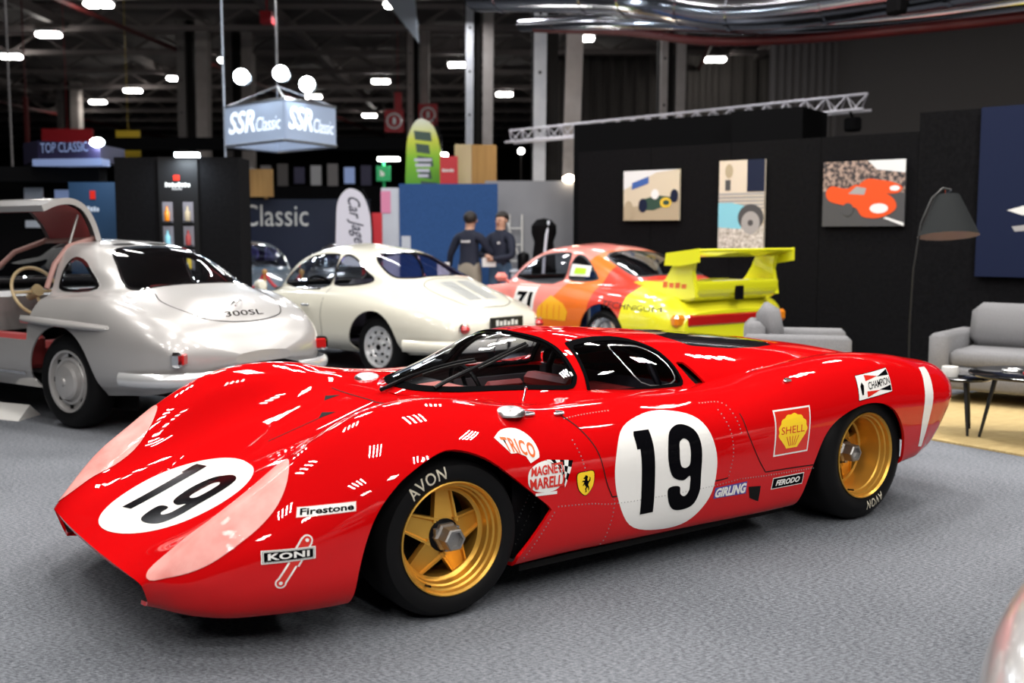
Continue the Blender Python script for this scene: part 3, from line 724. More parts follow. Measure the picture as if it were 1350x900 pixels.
# ------------------------------------------------------------------ hanging cube sign
mat('cube_face', (.22, .26, .34), .5, emit=(.30, .37, .50), es=.55); mat('cube_print', (.8, .85, .9), .5, emit=(.85, .92, 1.0), es=.9)  # faces and print given their own glow under the spotlights
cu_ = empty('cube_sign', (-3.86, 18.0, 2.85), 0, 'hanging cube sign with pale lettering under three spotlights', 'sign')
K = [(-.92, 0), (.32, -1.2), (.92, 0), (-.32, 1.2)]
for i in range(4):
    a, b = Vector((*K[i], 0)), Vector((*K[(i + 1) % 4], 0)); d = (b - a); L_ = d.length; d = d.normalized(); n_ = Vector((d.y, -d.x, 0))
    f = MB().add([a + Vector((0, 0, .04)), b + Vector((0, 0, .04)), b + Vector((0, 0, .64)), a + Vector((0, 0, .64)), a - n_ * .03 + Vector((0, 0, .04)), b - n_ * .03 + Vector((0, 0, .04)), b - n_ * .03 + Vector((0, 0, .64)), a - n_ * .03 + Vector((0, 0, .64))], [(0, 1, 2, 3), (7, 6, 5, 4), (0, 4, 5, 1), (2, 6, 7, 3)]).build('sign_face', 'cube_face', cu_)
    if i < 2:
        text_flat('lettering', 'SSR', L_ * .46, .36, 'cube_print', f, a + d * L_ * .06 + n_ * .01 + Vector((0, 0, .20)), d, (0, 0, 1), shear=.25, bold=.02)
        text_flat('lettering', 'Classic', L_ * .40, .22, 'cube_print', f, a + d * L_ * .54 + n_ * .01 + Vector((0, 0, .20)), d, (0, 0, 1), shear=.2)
    for z in (.02, .66): MB().cyl(a + Vector((0, 0, z)), b + Vector((0, 0, z)), .025, n=6).build('frame_tube', 'alloy', cu_)
    MB().cyl(a + Vector((0, 0, .66)), Vector((0, -.2, .98)), .014, n=5).build('suspension', 'alloy', cu_)
MB().cyl((0, -.2, .95), (0, -.2, 5.6), .02, n=6).build('drop_rod', 'alloy', cu_)
mat('spot_body', (.5, .55, .6), .4)
for (x, z, l) in ((-4.25, 3.87, 'left spotlight glaring above the cube sign'), (-3.63, 3.92, 'middle and brightest spotlight above the cube sign'), (-3.22, 3.75, 'right spotlight glaring above the cube sign')):
    t = empty('spotlight', (x, 17.0, z), 0, l, 'spotlight', 'spotlights over the cube sign')
    MB().lathe([(.085, 0), (.12, .10), (.11, .22), (.03, .26)], 'y', 20).build('housing', 'spot_body', t, True); MB().lathe([(.001, -.004), (.08, -.002)], 'y', 20).ball((0, 0, 0), .12, 12, (1, .6, 1)).build('bulb', 'spot_glow', t, True)
MB().cyl((-4.85, 18.2, 2.0), (-4.85, 18.2, 8.4), .018, n=6).build('hanging_cable', 'part_white'); tag(bpy.data.objects['hanging_cable'], 'thin pale cable hanging left of the cube sign', 'cable')
MB().cyl((-9.3, 20, 2.2), (-9.3, 20, 8.4), .02, n=6).build('hanging_cable', 'clad_grey'); tag(bpy.data.objects['hanging_cable.001'], 'thin cable hanging at the far left', 'cable')

# ------------------------------------------------------------------ left booths
bc = empty('display_cabinet', (-3.92, 12.55, 0), .0, 'tall black display cabinet with lit niches and a red emblem', 'cabinet')
MB().box((0, .25, 1.15), (1.46, .5, 2.30)).build('carcass', 'wall_black_cloth', bc)
mat('cab_panel', (.009, .009, .010), .5, spec=.2); MB().box((.02, -.01, 1.15), (.46, .04, 2.30)).build('front_panel', 'cab_panel', bc)
text_flat('emblem_lettering', '#8', .30, .05, 'white_vinyl', bc, (-.13, -.034, 1.955), (1, 0, 0), (0, 0, 1), bold=.03); MB().prism([(-.03, 2.03), (.04, 2.03), (.04, 2.09), (-.03, 2.09)], -.034, -.03, 'y').build('emblem', 'red_vinyl', bc)
text_flat('emblem_lettering', '#6', .12, .025, 'ph_grey', bc, (-.05, -.034, 1.92), (1, 0, 0), (0, 0, 1))
mat('niche', (.16, .15, .17), .6, emit=(.5, .55, .7), es=.10)
NI = [(x, z) for x in (-.11, .13) for z in (1.66, 1.38, 1.10)]
for x, z in NI: MB().box((x, -.055, z - .108), (.11, .07, .012)).build('ledge', 'cab_panel', bc); MB().box((x, -.018, z), (.12, .03, .24)).build('niche', 'niche', bc)
for i, (x, z) in enumerate(NI):
    c = (('lamp_amber', 'amber'), ('ph_aqua', 'pale blue'), ('alloy', 'silver'), ('ph_tan', 'tan'), ('interior_red', 'dark red'), ('ph_yellow', 'yellow'))[i]
    tag(MB().lathe([(.001, 0), (.03, .0), (.032, .10), (.014, .13), (.012, .17), (.001, .172)], 'z', 12, (-3.92 + x, 12.49, z - .102)).build('bottle', c[0], None, True), c[1] + ' bottle in the ' + ('left' if x < 0 else 'right') + ' column of cabinet niches, ' + {1.66: 'top', 1.38: 'middle', 1.10: 'bottom'}[z] + ' niche', 'bottle', 'bottles in the cabinet niches')
tag(MB().box((-3.80, 12.58, 2.325), (.26, .14, .05), 0, .01).build('cabinet_lamp', 'spot_glow'), 'bright cool lamp on top of the black display cabinet', 'lamp')
area_light('cabinet_lamp_beam', (-3.80, 12.36, 2.28), .24, .1, 9, (.8, .92, 1), (0, 0, 0))
mat('booth_blue', (.006, .035, .085), .6)
bp_ = MB().box((-5.42, 14.0, 1.04), (.72, .06, 2.08)).build('partition', 'booth_blue'); tag(bp_, 'deep blue booth panel with a red mark left of the black cabinet', 'partition')
MB().prism([(-5.50, 1.86), (-5.43, 1.86), (-5.43, 1.97), (-5.50, 1.97)], 13.955, 13.965, 'y').build('mark', 'red_vinyl', bp_); text_flat('lettering', '#4', .16, .07, 'part_white', bp_, (-5.54, 13.96, 1.70), (1, 0, 0), (0, 0, 1), bold=.03)
area_light('booth_wash', (-5.3, 13.4, 2.3), .3, .3, 4, (.6, .8, 1), (.5, 0, 0))
tc_ = empty('fascia_sign', (-6.15, 14.6, 2.36), 0, 'dark purple fascia sign over the left booth', 'sign')
mat('fascia', (.022, .018, .05), .5); mat('fascia_trim', (.20, .26, .45), .4, emit=(.3, .4, .7), es=.25)
MB().add([(-.62, .3, 0), (-.24, -.1, .05), (.75, -.5, 0), (-.62, .3, .30), (-.24, -.1, .30), (.75, -.5, .22), (.75, .4, 0), (.75, .4, .22)], [(0, 1, 4, 3), (1, 2, 5, 4), (2, 6, 7, 5), (6, 0, 3, 7), (3, 4, 5, 7), (0, 6, 2, 1)]).build('box', 'fascia', tc_)
text_flat('lettering', 'TOP CLASSIC', .82, .13, 'fascia_trim', tc_, (-.18, -.16, .13), (.99, -.40, 0), (0, 0, 1))
MB().add([(-.30, -.15, -.04), (.80, -.60, -.06), (.80, -.60, .03), (-.30, -.15, .05), (-.30, .15, -.04), (.80, -.30, -.06), (.80, -.30, .03), (-.30, .15, .05)], [(3, 2, 1, 0), (4, 5, 6, 7), (0, 1, 5, 4), (1, 2, 6, 5), (2, 3, 7, 6), (3, 0, 4, 7)]).build('trim', 'fascia_trim', tc_)
tag(MB().ball((-5.42, 14.06, 2.60), .06, 10, (1.6, 1, 1)).build('fascia_lamp', 'spot_glow', None, True), 'small bright lamp at the right end of the fascia sign', 'lamp')
tag(MB().box((-6.9, 14.7, 2.22), (2.6, .3, .20)).build('trim_2', 'hall_black'), kind='structure')
lw = MB().box((-7.3, 15.2, 1.1), (2.9, .1, 2.2)).build('wall_left', 'hall_black'); tag(lw, kind='structure')
for i, (x, z, w_, h_, m_, l) in enumerate(((-6.75, 1.95, .26, .22, 'part_white', 'pale lit panel at the far left booth'), (-6.3, 1.93, .30, .2, 'fascia_trim', 'violet lit panel beside the pale one in the left booth'), (-5.98, 1.45, .12, .6, 'fascia_trim', 'tall violet light strip seen under the raised door'), (-6.7, 1.55, .36, .10, 'part_white', 'white lettering board behind the gullwing door'))):
    tag(MB().box((x, 15.12, z), (w_, .03, h_)).build('light_panel', m_), l, 'panel')
mat('case_orange', (.45, .22, .08), .6)
nv = MB().box((-3.85, 20.0, 1.03), (2.4, .1, 2.06)).build('wall_back', 'ph_navy'); tag(nv, kind='structure')
text_flat('lettering', 'Classic', 1.22, .40, 'white_vinyl', nv, (-5.02, 19.94, 1.56), (1, 0, 0), (0, 0, 1))
tag(MB().box((-4.62, 19.6, 2.34), (.50, .08, .50)).box((-4.62, 20.12, 1.05), (.06, .04, 2.1)).box((-4.62, 19.88, 2.15), (.06, .5, .03)).build('notice_board', 'ply_orange'), 'orange wooden board above the navy lettered wall', 'board')
# gallery in the distance
gl = MB().box((-7.5, 31, 2.3), (9, .3, 1.0)).box((-7.5, 31, 4.0), (9, .3, .35)).build('wall_back', 'hall_black'); tag(gl, kind='structure')
for i in range(11):
    m_ = ('clad_grey', 'clad_dim', 'fascia', 'ph_grey')[i % 4] if i != 9 else 'fascia_trim'
    MB().box((-9.0 + i * .48, 30.9, 3.1), (.30, .06, .46 + .1 * (i % 3))).build('gallery_pane', m_, gl)
tag(MB().box((-13.2, 32, 4.15), (1.5, .1, .75)).cyl((-13.2, 32, 4.4), (-13.2, 32, 8.499), .006, n=5).build('banner', 'sign_red'), 'red banner in the far left background', 'banner'); tag(MB().box((-11.4, 32, 4.05), (.7, .1, .85)).cyl((-11.4, 32, 4.4), (-11.4, 32, 8.499), .006, n=5).build('banner', 'ph_yellow'), 'dull yellow banner right of the far red banner', 'banner')
for x, y, z, h_ in ((-13.5, 30, 4.4, 1.6), (-15.2, 30, 4.2, 1.4)):
    tag(MB().box((x, y, z), (.10, .1, h_)).cyl((x, y, z), (x, y, 8.499), .02, n=6).build('pole', 'pipe_red'), 'thin red pole in the left background, ' + ('right' if x > -14 else 'left') + ' one', 'pole', 'red poles')

# ------------------------------------------------------------------ lounge corner at the right
noise_mat('jute', (.36, .25, .10), (.56, .43, .20), 12, .9, stretch=(1, 9, 1), bump=.3); noise_mat('sofa_cloth', (.145, .145, .154), (.225, .225, .234), 160, .9, bump=.2)
mat('table_black', (.006, .006, .007), .12, coat=.6); mat('leg_black', (.01, .01, .01), .4)
ru = Vector((.563, -.826, 0)).normalized(); rv_ = Vector((.826, .563, 0)).normalized(); R0 = Vector((2.25, 8.06, 0))
q = [R0, R0 + ru * 5.2, R0 + ru * 5.2 + rv_ * 2.4, R0 + rv_ * 2.4]
tag(MB().add([(p.x, p.y, .001) for p in q] + [(p.x, p.y, .014) for p in q], [(3, 2, 1, 0), (4, 5, 6, 7), (0, 1, 5, 4), (1, 2, 6, 5), (2, 3, 7, 6), (3, 0, 4, 7)]).build('rug', 'jute'), 'straw coloured woven rug under the lounge seats', 'rug')
def lounge(name, loc, rz, width, label, cat, pillows, seats):
    """faces local -y, width along x"""
    t = empty(name, loc, rz, label, cat); dp = .86; aw = .16
    MB().box((0, 0, .22), (width, dp, .20), 0, .03).build('base', 'sofa_cloth', t, True, 80)
    for s in (-1, 1): MB().box((s * (width / 2 - aw / 2), 0, .35), (aw, dp, .52), 0, .035).build('armrest', 'sofa_cloth', t, True, 80)
    MB().box((0, dp / 2 - .09, .42), (width - 2 * aw, .18, .58), 0, .05).build('backrest', 'sofa_cloth', t, True, 80)
    sw_ = (width - 2 * aw) / seats
    for k in range(seats):
        x = -(width - 2 * aw) / 2 + sw_ * (k + .5); MB().box((x, -.08, .39), (sw_ - .008, dp - .20, .16), 0, .04).build('seat_cushion', 'sofa_cloth', t, True, 80)
    for (x, w_) in pillows: MB().box((0, 0, .22), (w_, .20, .42), 0, .085).build('back_cushion', 'sofa_cloth', t, True, 80, loc=(x, dp / 2 - .27, .44), rot=(-.22, 0, 0))
    for sx in (-1, 1):
        for sy in (-1, 1): MB().cyl((sx * (width / 2 - .1), sy * (dp / 2 - .1), .0), (sx * (width / 2 - .1), sy * (dp / 2 - .1), .13), .018, .024, 8).build('leg', 'leg_black', t)
    return t
sf_ = lounge('sofa', (4.56, 8.50, .0145), WRZ, 2.1, 'grey cloth sofa with plump back cushions at the right edge', 'sofa', [(-.46, .86), (.46, .86)], 2)
ac_ = lounge('armchair', (2.42, 9.02, 0), PI / 2 + WRZ + .45, .88, 'grey cloth armchair behind the tail of the red car', 'armchair', [(-.0, .46)], 1)
sf_.scale = (1, 1, .93); ac_.scale = (1, 1, .95)
def low_table(x, y, r, h, label):
    t = empty('coffee_table', (x, y, .0145), 0, label, 'table', 'round black coffee tables')
    MB().lathe([(.001, h - .022), (r - .01, h - .022), (r, h - .012), (r, h - .004), (r - .008, h), (.001, h)], 'z', 48).build('table_top', 'table_black', t, True)
    for k in range(3):
        a = 2 * PI * k / 3 + 2.7; MB().cyl((r * .78 * math.cos(a), r * .78 * math.sin(a), 0), (r * .55 * math.cos(a), r * .55 * math.sin(a), h - .02), .010, .018, 8).build('leg', 'leg_black', t, True)
low_table(3.50, 7.08, .40, .46, 'larger black coffee table nearest the frame edge'); low_table(3.13, 7.42, .24, .40, 'smaller black coffee table behind the red car tail')
mg_ = MB().box((3.52, 6.98, .482), (.20, .14, .012), .3).build('magazine', 'sign_red'); tag(mg_, 'red magazine lying on the larger coffee table', 'magazine')
tag(MB().tube([(3.40 + .06 * math.cos(a), 7.16 + .06 * math.sin(a), .484) for a in np.linspace(0, 2 * PI, 20, endpoint=False)], .008, 6, True).build('bracelet_dish', 'alloy', None, True), 'small metal ring dish on the larger coffee table', 'dish')
tag(MB().lathe([(.001, 0), (.05, .0), (.06, .03), (.055, .07), (.05, .072), (.048, .03), (.001, .01)], 'z', 20, (3.06, 7.36, .414)).build('bowl', 'white_vinyl', None, True), 'white bowl on the smaller coffee table', 'bowl')
lp = empty('floor_lamp', (3.52, 9.35, 0), 0, 'black arc floor lamp with a dark cone shade', 'lamp')
MB().lathe([(.16, 0), (.16, .02), (.02, .035)], 'z', 24).build('base', 'leg_black', lp, True)
mat('shade_dark', (.011, .013, .014), .8, spec=.2); mat('shade_inner', (.45, .33, .30), .6)
MB().tube([(0, 0, .02), (-.005, 0, .6), (.01, 0, 1.1), (.06, 0, 1.5), (.15, 0, 1.72), (.24, 0, 1.80), (.30, 0, 1.79)], .010, 8).build('pole', 'leg_black', lp, True)
sh_ = MB().lathe([(.255, -.18), (.10, .18), (.02, .185)], 'z', 40).build('shade', 'shade_dark', lp, True, loc=(.29, 0, 1.565), rot=(-.16, 0, 0)); MB().lathe([(.250, -.179), (.098, .17), (.02, .175)], 'z', 40).lathe([(.255, -.18), (.250, -.179)], 'z', 40).build('shade_lining', 'shade_inner', sh_, True)
MB().cyl((.29, .03, 1.745), (.29, .03, 1.80), .016, n=10).ball((.31, .03, 1.79), .02, 8).build('shade_cap', 'chrome', lp, True)
# small placard on the carpet beside the gullwing
pl = MB().add([(-4.05, 8.05, .0), (-3.72, 7.90, .0), (-3.70, 8.06, .10), (-4.03, 8.21, .10), (-3.68, 8.20, 0), (-4.01, 8.35, 0)], [(0, 1, 2, 3), (3, 2, 4, 5), (1, 4, 2), (0, 3, 5), (0, 5, 4, 1)]).build('placard', 'white_vinyl'); tag(pl, 'white folded placard on the carpet at the left edge', 'placard')

# ------------------------------------------------------------------ the red race car
CAR_POS, CAR_ROT = (-0.724, 4.473, 0.0), 3.767
red = empty('race_car', CAR_POS, CAR_ROT, 'low red endurance race car with white number 19 roundels and gold wheels', 'car')

BODY_ROWS = [
 (1.055, [(.50,.160),(.55,.166),(.585,.186),(.60,.212),(.603,.238),(.592,.260),(.50,.270),(.3,.275),(0,.277)]),
 (0.985, [(.58,.145),(.635,.154),(.675,.18),(.69,.222),(.685,.272),(.645,.318),(.56,.314),(.34,.297),(0,.297)]),
 (0.85, [(.66,.132),(.73,.14),(.775,.18),(.795,.25),(.785,.34),(.70,.435),(.595,.405),(.42,.343),(0,.337)]),
 (0.70, [(.72,.13),(.80,.14),(.85,.19),(.87,.28),(.852,.41),(.735,.535),(.61,.50),(.45,.402),(0,.383)]),
 (0.50, [(.76,.13),(.85,.14),(.905,.20),(.922,.31),(.902,.49),(.755,.665),(.61,.63),(.46,.482),(0,.447)]),
 (0.30, [(.78,.14),(.88,.15),(.935,.22),(.95,.34),(.93,.56),(.755,.755),(.60,.72),(.45,.56),(0,.515)]),
 (0.10, [(.78,.14),(.88,.15),(.94,.22),(.957,.37),(.935,.59),(.755,.785),(.58,.755),(.42,.625),(0,.583)]),
 (-0.10, [(.78,.14),(.88,.15),(.93,.22),(.945,.37),(.925,.59),(.76,.773),(.58,.755),(.40,.68),(0,.65)]),
 (-0.28, [(.78,.14),(.87,.15),(.91,.22),(.925,.36),(.91,.57),(.77,.735),(.60,.735),(.42,.715),(0,.708)]),
 (-0.50, [(.78,.14),(.86,.15),(.90,.21),(.918,.35),(.905,.55),(.785,.70),(.64,.726),(.42,.735),(0,.735)]),
 (-0.90, [(.78,.13),(.86,.145),(.90,.20),(.922,.35),(.908,.55),(.795,.685),(.66,.722),(.42,.73),(0,.73)]),
 (-1.30, [(.80,.13),(.87,.145),(.905,.20),(.93,.36),(.92,.56),(.81,.68),(.68,.708),(.42,.70),(0,.70)]),
 (-1.60, [(.82,.13),(.885,.145),(.92,.20),(.945,.38),(.937,.58),(.835,.70),(.69,.722),(.46,.70),(0,.70)]),
 (-1.95, [(.84,.14),(.90,.155),(.94,.22),(.962,.41),(.953,.61),(.855,.75),(.69,.775),(.46,.73),(0,.70)]),
 (-2.37, [(.86,.19),(.92,.205),(.95,.26),(.972,.44),(.963,.63),(.86,.78),(.69,.808),(.46,.745),(0,.71)]),
 (-2.70, [(.84,.235),(.90,.25),(.935,.30),(.957,.45),(.948,.61),(.845,.755),(.68,.785),(.45,.73),(0,.70)]),
 (-3.00, [(.81,.25),(.87,.265),(.91,.315),(.935,.45),(.926,.59),(.82,.712),(.65,.745),(.42,.71),(0,.68)]),
 (-3.24, [(.77,.265),(.83,.28),(.87,.33),(.893,.445),(.885,.565),(.78,.675),(.62,.708),(.40,.685),(0,.66)]),
 (-3.37, [(.71,.28),(.765,.295),(.80,.345),(.82,.445),(.81,.55),(.71,.648),(.58,.678),(.38,.66),(0,.645)]),
]
CAN_ROWS = [
 (-0.250, [(.07,.66),(.05,.703),(.04,.704),(.03,.705),(.015,.706),(0,.706)]),
 (-0.280, [(.22,.66),(.19,.706),(.15,.713),(.10,.720),(.05,.724),(0,.725)]),
 (-0.340, [(.36,.66),(.33,.710),(.26,.727),(.18,.744),(.09,.755),(0,.758)]),
 (-0.450, [(.44,.66),(.41,.714),(.34,.745),(.24,.778),(.12,.803),(0,.812)]),
 (-0.580, [(.505,.66),(.475,.718),(.40,.758),(.29,.808),(.15,.850),(0,.866)]),
 (-0.700, [(.55,.66),(.52,.720),(.445,.775),(.33,.840),(.18,.888),(0,.910)]),
 (-0.820, [(.58,.66),(.55,.718),(.485,.795),(.37,.868),(.20,.925),(0,.945)]),
 (-0.950, [(.595,.65),(.565,.712),(.505,.805),(.39,.885),(.21,.943),(0,.960)]),
 (-1.200, [(.61,.64),(.58,.705),(.52,.805),(.41,.885),(.22,.937),(0,.953)]),
 (-1.500, [(.625,.62),(.595,.698),(.53,.785),(.41,.860),(.22,.912),(0,.928)]),
 (-1.900, [(.61,.61),(.58,.695),(.52,.765),(.40,.830),(.22,.882),(0,.900)]),
 (-2.400, [(.57,.61),(.54,.690),(.49,.745),(.385,.800),(.22,.830),(0,.840)]),
 (-2.800, [(.505,.60),(.48,.680),(.43,.720),(.34,.760),(.20,.780),(0,.785)]),
 (-3.280, [(.425,.58),(.40,.640),(.36,.660),(.29,.680),(.17,.692),(0,.697)]),
]
def red_warp(G):
    x, y, z = G[..., 0].copy(), G[..., 1], G[..., 2]
    w = np.clip((x - 0.75) / 0.28, 0, 1) ** 1.5
    x -= w * 0.03 * (np.abs(y) / 0.63) ** 2.2 - w * 0.015
    x -= w * np.clip(.27 - z, 0, .2) * 0.35
    t = np.clip((-2.80 - x) / 0.58, 0, 1)
    x += t * np.clip(.60 - z, 0, .5) ** 1.2 * 1.05
    x += t * 0.10 * (np.abs(y) / 0.85) ** 4
    G[..., 0] = x
    return G
xq = np.unique(np.round(np.concatenate([np.linspace(-3.37, 1.055, 150), np.linspace(.9, 1.055, 12)]), 4))
BG = red_warp(mirror_grid(loft(BODY_ROWS, xq, 8)))
BV, BT = grid_tris(BG)
xq = np.unique(np.concatenate([-0.25 - 0.3 * np.linspace(0, 1, 26) ** 2, np.linspace(-3.28, -0.56, 92)]))
CG = mirror_grid(loft(CAN_ROWS, xq, 9))
CV, CT = grid_tris(CG)
RED_BVH = bvh_of([(BV, BT), (CV, CT)])
RED_BODY_BVH = bvh_of([(BV, BT)])

ARCH_F = crpoly([(0.424, .18), (.414, .282), (.354, .454), (.27, .545), (.189, .592), (.065, .636), (.002, .634), (-.096, .600), (-.163, .557)], 6)
ARCH_F = [(0.44, -.05)] + [tuple(p) for p in ARCH_F] + [(-.42, .356), (-.272, .185), (-.272, -.05)]
ARCH_R = crpoly([(-1.862, .18), (-1.921, .349), (-2.007, .495), (-2.144, .567), (-2.341, .594), (-2.502, .548), (-2.603, .431), (-2.644, .284)], 6)
ARCH_R = [(-1.85, -.05)] + [tuple(p) for p in ARCH_R] + [(-2.67, -.05)]
f = np.minimum(poly_sdf(BV[:, [0, 2]], ARCH_F), poly_sdf(BV[:, [0, 2]], ARCH_R))
f = np.maximum(f, 0.60 - np.abs(BV[:, 1]))
V1, Tin, Tout = isocut(BV, BT, f)
# open the cockpit below the canopy so that the inside shows
PLAN = [(-.29, .0), (-.30, .18), (-.34, .305), (-.45, .395), (-.58, .462), (-.70, .508), (-.82, .538), (-.95, .553), (-1.2, .568), (-1.42, .575), (-1.50, .54), (-1.52, 0)]
PLAN = PLAN + [(x, -y) for x, y in PLAN[-2:0:-1]]
f = np.maximum(poly_sdf(V1[:, :2], PLAN), 0.6 - V1[:, 2])
V2, Tin, Tout = isocut(V1, Tout, f)
body = sheet('body', V2, Tout, 'race_red', red, 0.014, 'race_red_inner')

# canopy: windshield, side windows, roof
WS = [(-.285, .726), (-.36, .733), (-.50, .740), (-.65, .742), (-.80, .736), (-.842, .742), (-.872, .784), (-.882, .845), (-.893, .898), (-.885, .930), (-.85, .952), (-.80, 1.01), (-.05, 1.05), (-.05, .726)]
SW = [(-.940, .900), (-.952, .914), (-1.05, .924), (-1.15, .926), (-1.25, .922), (-1.33, .910), (-1.385, .890), (-1.42, .860), (-1.44, .80), (-1.447, .73), (-1.44, .710), (-1.42, .705), (-1.2, .704), (-.92, .704), (-.898, .710), (-.895, .73), (-.912, .812)]
SLOT = [(-1.46, .810), (-1.52, .803), (-1.61, .672), (-1.55, .672), (-1.495, .735)]
xz = CV[:, [0, 2]]
V1, Tw, Trest = isocut(CV, CT, poly_sdf(xz, WS))
f = poly_sdf(V1[:, [0, 2]], WS)
Va, Tg, Ts = isocut(V1, Tw, f + 0.016)
sheet('windshield', Va, Tg, 'clear_glass', red, 0.0)
sheet('windshield_seal', Va, Ts, 'seal_black', red, 0.02, 'seal_black', off=0.004)
f = poly_sdf(V1[:, [0, 2]], SW)
V2, Tw, Trest = isocut(V1, Trest, f)
f = poly_sdf(V2[:, [0, 2]], SW)
Va, Tg, Ts = isocut(V2, Tw, f + 0.015)
for s in (1, -1):
    g = [t for t in Tg if Va[t, 1].mean() * s > 0]; q = [t for t in Ts if Va[t, 1].mean() * s > 0]
    sw = sheet('side_window', Va, np.array(g), 'side_plexi', red, 0.0)
    sheet('window_seal', Va, np.array(q), 'seal_black', sw, 0.02, 'seal_black', off=0.003)
V3, Tsl, Trest = isocut(V2, Trest, poly_sdf(V2[:, [0, 2]], SLOT))
# smoked rear screen set into the fastback
RW = [(-1.62, 0), (-1.63, .25), (-1.70, .37), (-1.95, .39), (-2.2, .37), (-2.35, .33), (-2.42, .2), (-2.44, 0)]
RW = RW + [(x, -y) for x, y in RW[-2:0:-1]]
V4, Trw, Trest = isocut(V3, Trest, np.maximum(poly_sdf(V3[:, :2], RW), .7 - V3[:, 2]))
sheet('roof', V4, Trest, 'race_red', red, 0.010, 'race_red_inner')
sheet('rear_screen', V4, Trw, 'smoked_glass', red, 0.006, off=-0.002)
for s in (1, -1):
    sheet('intake_duct', V3, np.array([t for t in Tsl if V3[t, 1].mean() * s > 0]), 'deep_black', red, 0.0, off=-0.03)

# tail panel, underbody and wheel houses
tail = BG[0]
MB().add([tuple(p) for p in tail], [tuple(range(len(tail)))]).build('tail_panel', 'race_red', red)
nose = BG[-1]
mb = MB(); n = len(nose)
mb.add([tuple(p) for p in nose] + [(p[0] - .10, p[1] * .97, .12 + .75 * (p[2] - .12)) for p in nose], [(i, i + 1, n + i + 1, n + i) for i in range(n - 1)]); mb.build('nose_inlet', 'race_red', red)
mb = MB()
pts = [(.90, .58), (.5, .74), (.46, .56), (-.30, .56), (-.32, .84), (-1.85, .84), (-1.87, .55), (-2.72, .55), (-2.76, .74)]
poly = pts + [(x, -y) for x, y in pts[::-1]]
mb.prism(poly, .11, .135); mb.build('underbody', 'deep_black', red)
for (x0, x1, zt) in ((-.45, .47, .50), (-2.72, -1.86, .66)):
    for s in (1, -1):
        mb = MB(); mb.box(((x0 + x1) / 2, s * .54, (zt + .12) / 2), (x1 - x0, .02, zt - .12))
        mb.box((x0, s * .69, .36), (.015, .30, .40)); mb.box((x1, s * .66, .31), (.015, .22, .30))
        mb.build('wheel_house', 'deep_black', red)
for s in (1, -1):   # riveted black panel behind each front wheel
    P = [(-.305, .56), (-.46, .40), (-.46, .30), (-.305, .15)]
    wp = MB().prism(P, s * .80, s * .815, 'y').build('arch_panel', 'satin_black', red)
    rv = MB()
    for (a, b) in (((-.415, .36), (-.32, .21)), ((-.40, .42), (-.33, .30))):
        for i in range(10):
            t = i / 9; rv.ball((a[0] + (b[0] - a[0]) * t, s * .816, a[1] + (b[1] - a[1]) * t), .004, 6)
    tag(rv.build('rivets', 'steel', wp), kind='stuff')

